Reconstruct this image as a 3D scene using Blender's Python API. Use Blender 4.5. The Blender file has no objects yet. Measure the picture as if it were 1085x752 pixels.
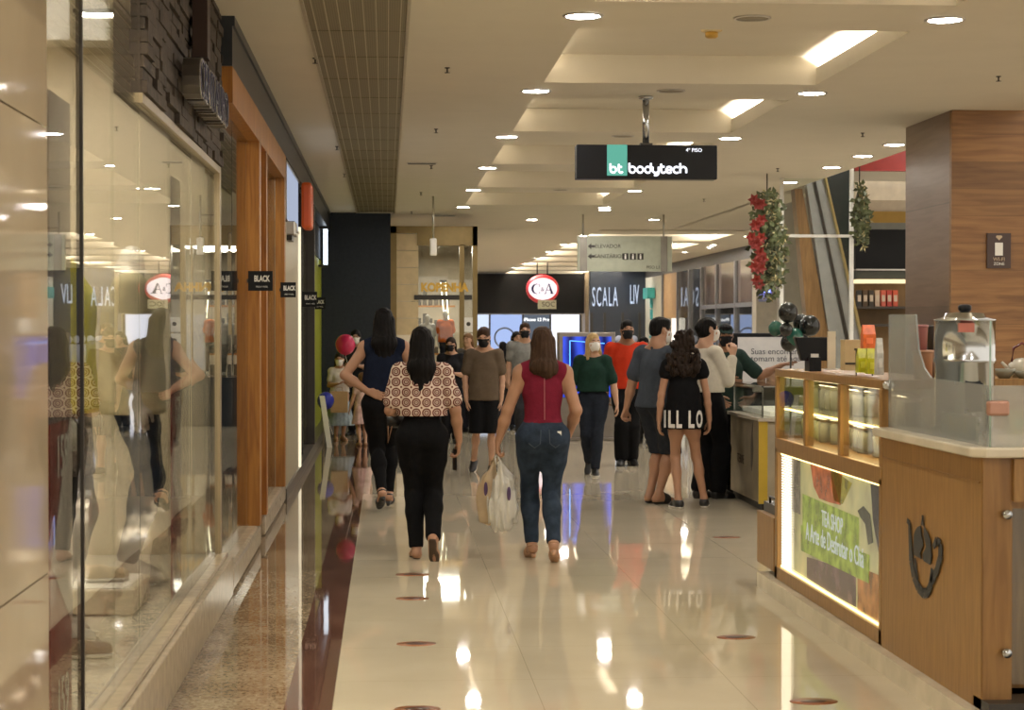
import bpy, math, random
import numpy as np
from mathutils import Vector, Matrix
SC = bpy.context.scene
COL = SC.collection
R = math.radians
# ------------------------------------------------------------------ camera
FPX = 2000.0; EYE = 1.62
PITCH = math.atan(29/FPX); YAW = math.atan(132.5/FPX*math.cos(PITCH))
cam = bpy.data.cameras.new('camera'); cam.sensor_width = 36; cam.lens = FPX/1085*36
cam.clip_start = .05; cam.clip_end = 200
camo = bpy.data.objects.new('camera', cam); COL.objects.link(camo)
camo.location = (0, 0, EYE); camo.rotation_euler = (math.pi/2-PITCH, 0, -YAW)
SC.camera = camo
cam.dof.use_dof = True; cam.dof.focus_distance = 13.2; cam.dof.aperture_fstop = 8
# ------------------------------------------------------------------ world, exposure
W = bpy.data.worlds.new('world'); SC.world = W; W.use_nodes = True
W.node_tree.nodes['Background'].inputs[0].default_value = (1.0, .9, .76, 1)
W.node_tree.nodes['Background'].inputs[1].default_value = 1.2
SC.view_settings.view_transform = 'Standard'; SC.view_settings.look = 'None'
SC.view_settings.gamma = 1; SC.view_settings.use_curve_mapping = False
SC.view_settings.exposure = 0.26
SC.cycles.use_denoising = True
SC.cycles.max_bounces = 8; SC.cycles.diffuse_bounces = 4; SC.cycles.glossy_bounces = 5
SC.cycles.transparent_max_bounces = 24; SC.cycles.sample_clamp_indirect = 6
SC.cycles.caustics_reflective = False; SC.cycles.caustics_refractive = False
DOWN_L = 200.0      # radiance of a downlight diffuser
COVE_W = 62.0      # watts of a cove tube
WARM = (1.0, .90, .76)
def area(name, loc, sx, sy, power, rot=(0, 0, 0), col=WARM):
    l = bpy.data.lights.new(name, 'AREA'); l.shape = 'RECTANGLE'; l.size = sx; l.size_y = sy
    l.energy = power; l.color = col
    o = bpy.data.objects.new(name, l); COL.objects.link(o); o.location = loc; o.rotation_euler = rot
    return o
# pixel helpers: world points along the photograph's rays
_F = Vector((math.sin(YAW)*math.cos(PITCH), math.cos(YAW)*math.cos(PITCH), -math.sin(PITCH)))
_Rt = Vector((math.cos(YAW), -math.sin(YAW), 0)); _U = _Rt.cross(_F)
def ray(px, py): return _F*FPX+_Rt*(px-542.5)+_U*(376-py)
def atY(px, py, Y): d = ray(px, py); return Vector((0, 0, EYE))+d*(Y/d.y)
def atX(px, py, X): d = ray(px, py); return Vector((0, 0, EYE))+d*(X/d.x)
def atZ(px, py, Z): d = ray(px, py); return Vector((0, 0, EYE))+d*((Z-EYE)/d.z)
# ------------------------------------------------------------------ materials
MATS = {}
def nt(name):
    m = bpy.data.materials.new(name); m.use_nodes = True
    return m, m.node_tree, m.node_tree.nodes, m.node_tree.links, m.node_tree.nodes['Principled BSDF']
def c4(c): return (c[0], c[1], c[2], 1)
def mat(name, col, rough=.5, metal=0, var=.08, scale=8, bump=0, bscale=60, spec=.5, emit=None, es=0, coat=0, stretch=(1, 1, 1), alpha=1, trans=0):
    if name in MATS: return MATS[name]
    m, t, N, L, B = nt(name)
    B.inputs['Roughness'].default_value = rough; B.inputs['Metallic'].default_value = metal
    B.inputs['Specular IOR Level'].default_value = spec; B.inputs['Coat Weight'].default_value = coat
    B.inputs['Coat Roughness'].default_value = .08
    B.inputs['Alpha'].default_value = alpha; B.inputs['Transmission Weight'].default_value = trans
    if emit: B.inputs['Emission Color'].default_value = c4(emit); B.inputs['Emission Strength'].default_value = es
    tc = N.new('ShaderNodeTexCoord'); mp = N.new('ShaderNodeMapping'); L.new(tc.outputs['Object'], mp.inputs[0])
    mp.inputs['Scale'].default_value = stretch
    n = N.new('ShaderNodeTexNoise'); n.inputs['Scale'].default_value = scale; n.inputs['Detail'].default_value = 4
    L.new(mp.outputs[0], n.inputs['Vector'])
    r = N.new('ShaderNodeValToRGB'); r.color_ramp.elements[0].position = .3; r.color_ramp.elements[1].position = .7
    r.color_ramp.elements[0].color = c4([max(0, x*(1-var)) for x in col]); r.color_ramp.elements[1].color = c4([min(1, x*(1+var)) for x in col])
    L.new(n.outputs[0], r.inputs[0]); L.new(r.outputs[0], B.inputs['Base Color'])
    if bump:
        n2 = N.new('ShaderNodeTexNoise'); n2.inputs['Scale'].default_value = bscale; L.new(mp.outputs[0], n2.inputs['Vector'])
        b = N.new('ShaderNodeBump'); b.inputs['Strength'].default_value = bump; b.inputs['Distance'].default_value = .01
        L.new(n2.outputs[0], b.inputs['Height']); L.new(b.outputs[0], B.inputs['Normal'])
    MATS[name] = m; return m
def emis(name, col, s):
    if name in MATS: return MATS[name]
    m, t, N, L, B = nt(name); N.remove(B); e = N.new('ShaderNodeEmission')
    e.inputs[0].default_value = c4(col); e.inputs[1].default_value = s
    L.new(e.outputs[0], N['Material Output'].inputs[0]); MATS[name] = m; return m
def wood(name, c1, c2, axis=2, plank=None, rough=.4, sc=1.0):
    m, t, N, L, B = nt(name); B.inputs['Roughness'].default_value = rough
    tc = N.new('ShaderNodeTexCoord'); mp = N.new('ShaderNodeMapping'); L.new(tc.outputs['Object'], mp.inputs[0])
    s = [14*sc, 14*sc, 14*sc]; s[axis] = 1.1*sc; mp.inputs['Scale'].default_value = s
    n = N.new('ShaderNodeTexNoise'); n.inputs['Scale'].default_value = 2.2; n.inputs['Detail'].default_value = 6; n.inputs['Distortion'].default_value = .6
    L.new(mp.outputs[0], n.inputs['Vector'])
    r = N.new('ShaderNodeValToRGB'); r.color_ramp.elements[0].position = .35; r.color_ramp.elements[1].position = .65
    r.color_ramp.elements[0].color = c4(c1); r.color_ramp.elements[1].color = c4(c2)
    L.new(n.outputs[0], r.inputs[0]); out = r.outputs[0]
    if plank:      # horizontal planks of height `plank`
        sx = N.new('ShaderNodeSeparateXYZ'); L.new(tc.outputs['Object'], sx.inputs[0])
        d = N.new('ShaderNodeMath'); d.operation = 'DIVIDE'; d.inputs[1].default_value = plank; L.new(sx.outputs[2], d.inputs[0])
        fl = N.new('ShaderNodeMath'); fl.operation = 'FLOOR'; L.new(d.outputs[0], fl.inputs[0])
        wn = N.new('ShaderNodeTexWhiteNoise'); wn.noise_dimensions = '1D'; L.new(fl.outputs[0], wn.inputs['W'])
        mr = N.new('ShaderNodeMapRange'); mr.inputs['To Min'].default_value = .72; mr.inputs['To Max'].default_value = 1.15; L.new(wn.outputs[0], mr.inputs[0])
        fr = N.new('ShaderNodeMath'); fr.operation = 'FRACT'; L.new(d.outputs[0], fr.inputs[0])
        gt = N.new('ShaderNodeMath'); gt.operation = 'GREATER_THAN'; gt.inputs[1].default_value = .012; L.new(fr.outputs[0], gt.inputs[0])
        mx = N.new('ShaderNodeMath'); mx.operation = 'MAXIMUM'; mx.inputs[1].default_value = .6; L.new(gt.outputs[0], mx.inputs[0])
        mu = N.new('ShaderNodeMath'); mu.operation = 'MULTIPLY'; L.new(mr.outputs[0], mu.inputs[0]); L.new(mx.outputs[0], mu.inputs[1])
        vm = N.new('ShaderNodeVectorMath'); vm.operation = 'SCALE'; L.new(out, vm.inputs[0]); L.new(mu.outputs[0], vm.inputs['Scale']); out = vm.outputs[0]
    L.new(out, B.inputs['Base Color'])
    b = N.new('ShaderNodeBump'); b.inputs['Strength'].default_value = .1; b.inputs['Distance'].default_value = .004
    L.new(n.outputs[0], b.inputs['Height']); L.new(b.outputs[0], B.inputs['Normal'])
    MATS[name] = m; return m
def glass(name, tint=(.93, .95, .92), f0=.045, wob=0.0, rough=0.0):
    m, t, N, L, B = nt(name); N.remove(B)
    tr = N.new('ShaderNodeBsdfTransparent'); tr.inputs[0].default_value = c4(tint)
    gl = N.new('ShaderNodeBsdfGlossy'); gl.inputs['Roughness'].default_value = rough
    lw = N.new('ShaderNodeLayerWeight'); lw.inputs[0].default_value = .5
    p = N.new('ShaderNodeMath'); p.operation = 'POWER'; p.inputs[1].default_value = 5; L.new(lw.outputs['Facing'], p.inputs[0])
    ma = N.new('ShaderNodeMath'); ma.operation = 'MULTIPLY_ADD'; ma.inputs[1].default_value = 1-f0; ma.inputs[2].default_value = f0; L.new(p.outputs[0], ma.inputs[0])
    mx = N.new('ShaderNodeMixShader'); L.new(ma.outputs[0], mx.inputs[0]); L.new(tr.outputs[0], mx.inputs[1]); L.new(gl.outputs[0], mx.inputs[2])
    L.new(mx.outputs[0], N['Material Output'].inputs[0])
    if wob:
        tc = N.new('ShaderNodeTexCoord'); n = N.new('ShaderNodeTexNoise'); n.inputs['Scale'].default_value = 1.3; n.inputs['Detail'].default_value = 0
        L.new(tc.outputs['Object'], n.inputs['Vector'])
        b = N.new('ShaderNodeBump'); b.inputs['Strength'].default_value = 1; b.inputs['Distance'].default_value = wob
        L.new(n.outputs[0], b.inputs['Height']); L.new(b.outputs[0], gl.inputs['Normal'])
    MATS[name] = m; return m
# ------------------------------------------------------------------ objects
def tag(o, label=None, cat=None, group=None, kind=None):
    if label: o['label'] = label
    if cat: o['category'] = cat
    if group: o['group'] = group
    if kind: o['kind'] = kind
    return o
def empty(name, loc, label, cat, group=None, rz=0):
    o = bpy.data.objects.new(name, None); COL.objects.link(o); o.location = loc; o.rotation_euler = (0, 0, rz)
    o.empty_display_size = .1
    return tag(o, label, cat, group)
class MB:
    def __init__(s): s.v = []; s.f = []; s.sm = []
    def add(s, vs, fs, smooth=False, M=None):
        n = len(s.v)
        for p in vs: s.v.append(tuple(M @ Vector(p)) if M is not None else tuple(p))
        for f in fs: s.f.append([n+i for i in f]); s.sm.append(smooth)
        return s
    def box(s, x0, x1, y0, y1, z0, z1, M=None):
        vs = [(x, y, z) for x in (x0, x1) for y in (y0, y1) for z in (z0, z1)]
        return s.add(vs, [(0, 1, 3, 2), (4, 6, 7, 5), (0, 4, 5, 1), (2, 3, 7, 6), (0, 2, 6, 4), (1, 5, 7, 3)], False, M)
    def tube(s, pts, r, n=8, cap=True, M=None):
        pts = [Vector(p) for p in pts]; rs = r if isinstance(r, (list, tuple)) else [r]*len(pts)
        vs = []; fs = []
        for i, p in enumerate(pts):
            d = (pts[min(i+1, len(pts)-1)]-pts[max(i-1, 0)]).normalized()
            a = d.cross(Vector((0, 0, 1)) if abs(d.z) < .9 else Vector((1, 0, 0))).normalized(); b = d.cross(a)
            for k in range(n):
                t = 2*math.pi*k/n; vs.append(p+(a*math.cos(t)+b*math.sin(t))*rs[i])
        for i in range(len(pts)-1):
            for k in range(n): fs.append((i*n+k, (i+1)*n+k, (i+1)*n+(k+1) % n, i*n+(k+1) % n))
        if cap: fs.append(tuple(range(n))); fs.append(tuple((len(pts)-1)*n+k for k in reversed(range(n))))
        return s.add(vs, fs, n > 6, M)
    def lathe(s, prof, n=24, M=None):
        vs = []; fs = []
        for r, z in prof:
            for k in range(n): t = 2*math.pi*k/n; vs.append((r*math.cos(t), r*math.sin(t), z))
        for i in range(len(prof)-1):
            for k in range(n): fs.append((i*n+k, i*n+(k+1) % n, (i+1)*n+(k+1) % n, (i+1)*n+k))
        closed = prof[0] == prof[-1]
        if prof[0][0] > 1e-5 and not closed: fs.append(tuple(reversed(range(n))))
        if prof[-1][0] > 1e-5 and not closed: fs.append(tuple((len(prof)-1)*n+k for k in range(n)))
        return s.add(vs, fs, True, M)
    def ell(s, c, r, n=16, M=None):
        T = Matrix.Translation(c) @ Matrix.Diagonal((r[0], r[1], r[2], 1))
        if M is not None: T = M @ T
        pr = [(math.sin(math.pi*i/(n//2)), -math.cos(math.pi*i/(n//2))) for i in range(n//2+1)]
        pr[0] = (0, -1); pr[-1] = (0, 1)
        return s.lathe(pr, n, T)
    def prism(s, pts, d, M=None):     # outline in XY, extruded along Z from 0 to d
        n = len(pts); vs = [(p[0], p[1], 0) for p in pts]+[(p[0], p[1], d) for p in pts]
        fs = [tuple(reversed(range(n))), tuple(range(n, 2*n))]+[(i, (i+1) % n, n+(i+1) % n, n+i) for i in range(n)]
        return s.add(vs, fs, False, M)
    def build(s, name, m, parent=None, kind=None, smooth=None, bevel=0):
        me = bpy.data.meshes.new(name); me.from_pydata(s.v, [], s.f)
        me.polygons.foreach_set('use_smooth', [bool(x) if smooth is None else smooth for x in s.sm])
        me.materials.append(m); me.update()
        o = bpy.data.objects.new(name, me); COL.objects.link(o)
        if parent: o.parent = parent
        if kind: o['kind'] = kind
        if bevel:
            b = o.modifiers.new('bevel', 'BEVEL'); b.width = bevel; b.segments = 2; b.limit_method = 'ANGLE'
        return o
def struct(name, mb, m, **k): return mb.build(name, m, kind='structure', **k)
def BX(*a): return MB().box(*a)
FRONT = lambda o: Matrix.Translation(o) @ Matrix(((1, 0, 0, 0), (0, 0, -1, 0), (0, 1, 0, 0), (0, 0, 0, 1)))     # faces -Y
BACK = lambda o: Matrix.Translation(o) @ Matrix(((-1, 0, 0, 0), (0, 0, 1, 0), (0, 1, 0, 0), (0, 0, 0, 1)))      # faces +Y
WEST = lambda o: Matrix.Translation(o) @ Matrix(((0, 0, -1, 0), (-1, 0, 0, 0), (0, 1, 0, 0), (0, 0, 0, 1)))     # faces -X
EAST = lambda o: Matrix.Translation(o) @ Matrix(((0, 0, 1, 0), (1, 0, 0, 0), (0, 1, 0, 0), (0, 0, 0, 1)))       # faces +X
def textmesh(body, size, ext=.004, bold=0.0, xs=1.0, align='CENTER', spacing=1.0):
    c = bpy.data.curves.new('t', 'FONT'); c.body = body; c.size = size; c.extrude = ext; c.offset = bold
    c.align_x = align; c.align_y = 'CENTER'; c.resolution_u = 3; c.space_character = spacing
    o = bpy.data.objects.new('t', c); COL.objects.link(o); bpy.context.view_layer.update()
    me = o.to_mesh(); vs = [(v.co.x*xs, v.co.y, v.co.z) for v in me.vertices]; fs = [tuple(p.vertices) for p in me.polygons]
    o.to_mesh_clear(); bpy.data.objects.remove(o); bpy.data.curves.remove(c)
    return vs, fs
def text(name, body, size, M, m, parent=None, **k):
    vs, fs = textmesh(body, size, **k)
    return MB().add(vs, fs, False, M).build(name, m, parent)
def copy_tree(o, parent=None):
    c = o.copy(); COL.objects.link(c)
    if parent: c.parent = parent
    for ch in list(o.children): copy_tree(ch, c)
    return c
ORD = ['nearest', 'second nearest', 'third nearest', 'fourth nearest', 'fifth nearest', 'sixth nearest', 'seventh nearest', 'eighth nearest', 'ninth nearest', 'tenth nearest', 'eleventh nearest', 'twelfth nearest']
# ================================================================== THE HALL
CZ = 3.5; UP = 3.72
M_ceil = mat('painted_plaster', (.66, .62, .535), .75, var=.02, scale=3)
M_cream = mat('cream_wall', (.62, .53, .38), .6, var=.04)
M_black = mat('black_fascia', (.006, .0065, .008), .4, var=.1, spec=.2)
M_dark = mat('charcoal_wall', (.022, .027, .036), .6, var=.12, scale=20, spec=.25)
M_metal = mat('brushed_metal', (.55, .53, .49), .28, 1, var=.08)
M_steel = mat('steel', (.50, .52, .54), .16, 1, var=.04)
M_frame = mat('dark_metal_frame', (.05, .045, .04), .35, .6)
M_white = mat('white_paint', (.8, .78, .72), .4, var=.02)
M_wood = wood('amber_wood', (.27, .10, .014), (.42, .18, .03))
M_glass = glass('shopfront_glass', (.96, .97, .945), wob=.0006)
M_clear = glass('clear_glass', (.95, .97, .95))
# floor: polished cream porcelain in the middle, speckled granite and a brown band at left
def floor_mat():
    m, t, N, L, B = nt('polished_floor')
    tc = N.new('ShaderNodeTexCoord'); sx = N.new('ShaderNodeSeparateXYZ'); L.new(tc.outputs['Object'], sx.inputs[0])
    def M(op, a, b=None, c=None):
        n = N.new('ShaderNodeMath'); n.operation = op
        for i, v in enumerate((a, b, c)):
            if v is None: continue
            if isinstance(v, (int, float)): n.inputs[i].default_value = v
            else: L.new(v, n.inputs[i])
        return n.outputs[0]
    def ramp(src, stops):
        r = N.new('ShaderNodeValToRGB'); e = r.color_ramp.elements
        e[0].position, e[0].color = stops[0][0], c4(stops[0][1]); e[1].position, e[1].color = stops[-1][0], c4(stops[-1][1])
        for p, c in stops[1:-1]: x = e.new(p); x.color = c4(c)
        L.new(src, r.inputs[0]); return r.outputs[0]
    def mix(f, a, b):
        n = N.new('ShaderNodeMix'); n.data_type = 'RGBA'; L.new(f, n.inputs[0]); L.new(a, n.inputs[6]); L.new(b, n.inputs[7]); return n.outputs[2]
    no = N.new('ShaderNodeTexNoise'); no.inputs['Scale'].default_value = 1.2; no.inputs['Detail'].default_value = 5; L.new(tc.outputs['Object'], no.inputs['Vector'])
    tile = ramp(no.outputs[0], [(.3, (.54, .47, .345)), (.7, (.62, .545, .41))])
    vo = N.new('ShaderNodeTexVoronoi'); vo.inputs['Scale'].default_value = 75; L.new(tc.outputs['Object'], vo.inputs['Vector'])
    n2 = N.new('ShaderNodeTexNoise'); n2.inputs['Scale'].default_value = 3; n2.inputs['Detail'].default_value = 8; L.new(tc.outputs['Object'], n2.inputs['Vector'])
    spk = M('MULTIPLY_ADD', n2.outputs[0], .6, M('MULTIPLY', vo.outputs['Color'], .45))
    gran = ramp(spk, [(.25, (.085, .055, .032)), (.42, (.22, .16, .098)), (.6, (.32, .25, .165)), (.85, (.44, .37, .265))])
    brown = ramp(spk, [(.25, (.075, .032, .022)), (.6, (.135, .065, .045)), (.85, (.24, .14, .1))])
    x = sx.outputs[0]
    is_gran = M('LESS_THAN', x, -.44)
    is_band = M('MULTIPLY', M('GREATER_THAN', x, -.44), M('LESS_THAN', x, -.235))
    # joints
    jx = M('LESS_THAN', M('FRACT', M('DIVIDE', M('ADD', x, .235), .9)), .003)
    jy = M('LESS_THAN', M('FRACT', M('DIVIDE', M('ADD', sx.outputs[1], .35), .9)), .003)
    j = M('MAXIMUM', jx, jy)
    jr = ramp(j, [(0, (1, 1, 1)), (1, (.62, .6, .55))])
    c = mix(is_gran, tile, gran); c = mix(is_band, c, brown)
    mu = N.new('ShaderNodeMix'); mu.data_type = 'RGBA'; mu.blend_type = 'MULTIPLY'; mu.inputs[0].default_value = 1
    L.new(c, mu.inputs[6]); L.new(jr, mu.inputs[7]); L.new(mu.outputs[2], B.inputs['Base Color'])
    n3 = N.new('ShaderNodeTexNoise'); n3.inputs['Scale'].default_value = 2.0; n3.inputs['Detail'].default_value = 3; L.new(tc.outputs['Object'], n3.inputs['Vector'])
    rr = N.new('ShaderNodeMapRange'); rr.inputs['To Min'].default_value = .018; rr.inputs['To Max'].default_value = .045; L.new(n3.outputs[0], rr.inputs[0]); L.new(rr.outputs[0], B.inputs['Roughness'])
    B.inputs['IOR'].default_value = 1.5; B.inputs['Specular IOR Level'].default_value = .3
    b = N.new('ShaderNodeBump'); b.inputs['Strength'].default_value = 1; b.inputs['Distance'].default_value = .00012
    n4 = N.new('ShaderNodeTexNoise'); n4.inputs['Scale'].default_value = 5; n4.inputs['Detail'].default_value = 1; L.new(tc.outputs['Object'], n4.inputs['Vector'])
    L.new(n4.outputs[0], b.inputs['Height']); L.new(b.outputs[0], B.inputs['Normal'])
    return m
struct('floor', BX(-6, 16, -8, 72, -.1, 0), floor_mat())
# ceiling with its coffers and light troughs
CX0, CX1, CP = 1.20, 3.32, 3.61
c = MB()
c.box(-6, -.48, -8, 31.6, CZ, CZ+.3); c.box(.12, CX0-.25, -8, 36, CZ, CZ+.3)
c.box(-.48, .12, -8, 4.0, CZ, CZ+.3); c.box(-.48, .12, 31, 31.6, CZ, CZ+.3)
c.box(CX0-.25, CX0, -8, 36, CZ, CZ+.025)        # floor of the left trough
c.box(CX0-.04, CX0, -8, 36, CZ+.025, CZ+.12)
c.box(CX1, CX1+.34, -8, 36, CZ, CZ+.03)         # right trough
c.box(CX1, CX1+.035, -8, 36, CZ+.03, CZ+.13)
c.box(CX1+.34, 5.45, -8, 36, CZ, CZ+.3)
c.box(CX0-.25, CX1+.34, -8, 36, UP, UP+.08)     # upper plate
beams = []
y = 11.35-5*CP
while y < 32: beams.append(y); y += CP
for i, yb in enumerate(beams):
    c.box(CX0-.25, CX1+.34, yb-.49, yb+.49, CZ+.001, UP+.02)
c.box(CX0-.25, CX1+.34, beams[-1]+.49, 36, CZ+.001, UP)
c.box(5.45, 5.5, -8, 36, CZ, CZ+1.0); c.box(-6, .12, 31.6, 36, CZ, CZ+.3); c.box(5.5, 9.5, 29.2, 29.4, CZ+.3, 4.6)
# the far part of the mall: its own coffers further to the right
c.box(-6, 4.1, 36, 72, CZ, CZ+.3); c.box(7.0, 9.5, 36, 72, CZ, CZ+.3); c.box(4.1, 7.0, 36, 72, UP, UP+.08)
fb = [37.2+4.15*i for i in range(8)]
for yb in fb: c.box(4.1, 7.0, yb-.6, yb+.6, CZ+.001, UP+.02)
c.box(5.5, 9.5, 16.0, 29.2, 4.45, 4.6)
c.box(5.46, 6.05, 26.2, 29.2, CZ, CZ+.3); c.box(5.46, 9.5, 29.2, 36, CZ, CZ+.3)
struct('ceiling', c, M_ceil)
for i in range(len(beams)-1):
    ym = (beams[i]+beams[i+1])/2
    if beams[i+1] < 3: continue
    area('cove_tube', (CX1+.17, ym, CZ+.05), .06, CP-1.05, COVE_W, (math.pi, 0, 0))
    area('cove_tube', (CX0-.15, ym, CZ+.05), .06, CP-1.05, COVE_W*.55, (math.pi, 0, 0))
for i in range(len(fb)-1):
    area('cove_tube', (6.8, (fb[i]+fb[i+1])/2, CZ+.02), .1, 2.6, 110, (math.pi, 0, 0)); area('cove_tube', (4.25, (fb[i]+fb[i+1])/2, CZ+.02), .1, 2.6, 90, (math.pi, 0, 0))
# downlights
M_ring = mat('downlight_ring', (.55, .53, .5), .35, .5)
M_down = emis('downlight_glow', (1.0, .94, .87), DOWN_L)
dl0 = None
def downlight(x, y, z, label, group):
    global dl0
    if dl0 is None:
        dl0 = empty('downlight', (x, y, z), label, 'ceiling light', group)
        MB().lathe([(.098, -.001), (.125, -.001), (.125, -.006), (.118, -.012), (.1, -.006), (.098, -.001)], 28).build('trim_ring', M_ring, dl0)
        MB().lathe([(0, -.002), (.1, -.002), (.1, -.005), (0, -.006)], 28).build('diffuser', M_down, dl0)
    else:
        o = copy_tree(dl0); o.location = (x, y, z); tag(o, label, 'ceiling light', group)
for i, yb in enumerate(beams):
    if yb < -3: continue
    k = i-5
    for x, nm in ((1.18, 'left'), (3.40, 'right')):
        if k >= 0: lb = f'{ORD[k]} visible round downlight in the row at the {nm} ends of the ceiling beams'
        else: lb = f'{ORD[-k-1]} round downlight of the {nm} row counted backwards behind the view'
        downlight(x, yb, CZ, lb, f'downlights along the {nm} edge of the coffers')
for i, (px, py) in enumerate([(950, 153), (907, 165), (878, 177), (835, 193)]):
    p = atZ(px, py, CZ); downlight(5.2, p.y, CZ, f'{ORD[i]} round downlight in the short row left of the wood-clad column top', 'downlights near the wood-clad column')
for i, (px, py) in enumerate([(564, 232.5), (693, 232.5), (641, 222), (720, 252.6), (752, 262)]):
    p = atZ(px, py, CZ); lb = ['single round downlight on plain ceiling left of the wayfinding sign', 'round downlight just above the right end of the wayfinding sign', 'round downlight above the left rod of the wayfinding sign', 'round downlight right of the wayfinding sign', 'far round downlight above the dark shopfronts on the right'][i]
    if i == 3: p.y = 41.1
    downlight(p.x, p.y, CZ, lb, 'downlights beyond the last coffer')
for i, yb in enumerate(fb[:6]):
    downlight(4.0, yb+1.2, CZ, f'{ORD[i]} small far downlight in the diagonal row leading to the oval red sign', 'downlights of the far hall')
    downlight(7.4, yb+1.2, CZ, f'{ORD[i]} small far downlight above the right-hand shop row', 'downlights of the far hall, right')
for i, (x, y) in enumerate([(-.1, -2), (2.2, -2.5), (7.2, 20.5), (7.6, 25), (6.7, 23)]):
    downlight(x, y, CZ if i < 2 else 4.45, ['downlight in the plain ceiling strip behind the view, left', 'downlight in the ceiling behind the view, centre', 'downlight in the higher ceiling behind the wood-clad column', 'rear downlight in the higher ceiling near the far shelf shop', 'downlight in the higher ceiling beside the sloping escalator'][i], 'other downlights')
# ceiling air grille
def grille_mat():
    m, t, N, L, B = nt('olive_wire_mesh'); B.inputs['Roughness'].default_value = .45; B.inputs['Metallic'].default_value = .3
    tc = N.new('ShaderNodeTexCoord')
    w = N.new('ShaderNodeTexWave'); w.bands_direction = 'X'; w.inputs['Scale'].default_value = 22; L.new(tc.outputs['Object'], w.inputs['Vector'])
    w2 = N.new('ShaderNodeTexWave'); w2.bands_direction = 'Y'; w2.inputs['Scale'].default_value = 9; L.new(tc.outputs['Object'], w2.inputs['Vector'])
    ad = N.new('ShaderNodeMath'); ad.operation = 'MULTIPLY'; L.new(w.outputs[1], ad.inputs[0]); L.new(w2.outputs[1], ad.inputs[1])
    r = N.new('ShaderNodeValToRGB'); r.color_ramp.elements[0].color = (.17, .14, .075, 1); r.color_ramp.elements[1].color = (.30, .26, .155, 1)
    L.new(ad.outputs[0], r.inputs[0]); L.new(r.outputs[0], B.inputs['Base Color']); return m
g = empty('ceiling_grille', (-.18, 4, CZ), 'long olive metal mesh air grille running along the ceiling left of the coffers', 'ceiling grille')
b = BX(-.3, .3, 0, 27, .006, .03).build('mesh_panel', grille_mat(), g)
f_ = MB(); f_.box(-.32, -.3, 0, 27, -.01, .08); f_.box(.3, .32, 0, 27, -.01, .08); f_.box(-.3, .3, 26.98, 27, -.01, .08)
f_.build('frame', mat('grille_frame', (.42, .37, .28), .4, .5), g)
w_ = MB()
for i in range(8): x = -.262+i*.075; w_.box(x, x+.006, 0, 27, .0, .006)
w_.build('long_bars', mat('grille_bar', (.48, .43, .3), .4, .3), g)
for i in range(23): y = 1.1+i*1.16; BX(-.3, .3, y, y+.01, .003, .006).build('cross_bar', mat('grille_cross', (.15, .125, .07), .4, .3), g)
# sprinklers, detector, speakers, vents
sp0 = None
def sprinkler(px, py, lb):
    global sp0
    p = atZ(px, py, CZ-.03)
    if sp0 is None:
        sp0 = empty('sprinkler', (p.x, p.y, CZ), lb, 'sprinkler', 'ceiling sprinklers')
        MB().lathe([(.0, 0), (.02, 0), (.02, -.005), (.006, -.008), (.006, -.03), (.005, -.034)], 10).build('stem', M_frame, sp0)
        MB().lathe([(0, -.034), (.02, -.036), (.02, -.039), (0, -.04)], 12).build('deflector', M_frame, sp0)
    else:
        o = copy_tree(sp0); o.location = (p.x, p.y, CZ); tag(o, lb)
for i, (px, py) in enumerate([(474, 76), (462, 140), (457, 178), (446, 206), (436, 226)]): sprinkler(px, py, f'{ORD[i]} small sprinkler head on plain ceiling right of the mesh grille')
for i, (px, py) in enumerate([(334, 66), (357, 158), (365, 187)]): sprinkler(px, py, f'{ORD[i]} small sprinkler head on plain ceiling left of the mesh grille')
for i, (px, py) in enumerate([(1058, 85), (914, 144), (824, 181), (746, 213)]): sprinkler(px, py, f'{ORD[i]} small sprinkler head on ceiling right of the coffers')
p = atZ(754, 30, UP); d = empty('smoke_detector', (p.x, p.y, UP), 'yellowed round smoke detector inside the front coffer', 'smoke detector')
MB().lathe([(0, 0), (.075, 0), (.075, -.02), (.06, -.028), (0, -.028)], 20).build('base', mat('old_plastic', (.62, .5, .3), .5), d)
MB().lathe([(0, -.028), (.045, -.028), (.045, -.06), (.03, -.07), (0, -.07)], 20).build('sensor_head', mat('amber_plastic', (.55, .33, .06), .4), d)
for i, (px, py) in enumerate([(797, 19), (711, 96), (660, 144), (594, 201)]):
    p = atZ(px, py, CZ); o = empty('ceiling_speaker', (p.x, p.y, CZ), f'{ORD[i]} flat round grey speaker grille on a ceiling beam', 'speaker', 'speaker grilles on the beams')
    MB().lathe([(.1, 0), (.115, 0), (.115, -.006), (.1, -.008), (.1, 0)], 24).build('rim', M_ring, o)
    MB().lathe([(0, -.001), (.1, -.001), (.1, -.005), (0, -.006)], 24).build('grille', mat('speaker_mesh', (.3, .27, .21), .6), o)
for i, (px, py, w) in enumerate([(447, 173, .34), (470, 228.5, .4)]):
    p = atZ(px, py, CZ); o = empty('slot_vent', (p.x, p.y, CZ), ['short dark slot vent in plain ceiling near the grille', 'thin far slot vent above the golden boutique'][i], 'vent')
    q = MB(); q.box(-w/2, w/2, -.09, -.08, -.008, -.001); q.box(-w/2, w/2, .08, .09, -.008, -.001); q.box(-w/2, -w/2+.012, -.08, .08, -.008, -.001); q.box(w/2-.012, w/2, -.08, .08, -.008, -.001); q.build('frame', M_ring, o)
    q = MB()
    for k in range(5): q.box(-w/2+.012, w/2-.012, -.075+k*.032, -.06+k*.032, -.006, -.001)
    q.build('slats', M_frame, o)
# ------------------------------------------------------------------ left side
XL = -.93; XG = -1.02
stone_m = mat('sill_stone', (.42, .35, .25), .22, var=.12, scale=14)
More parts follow.
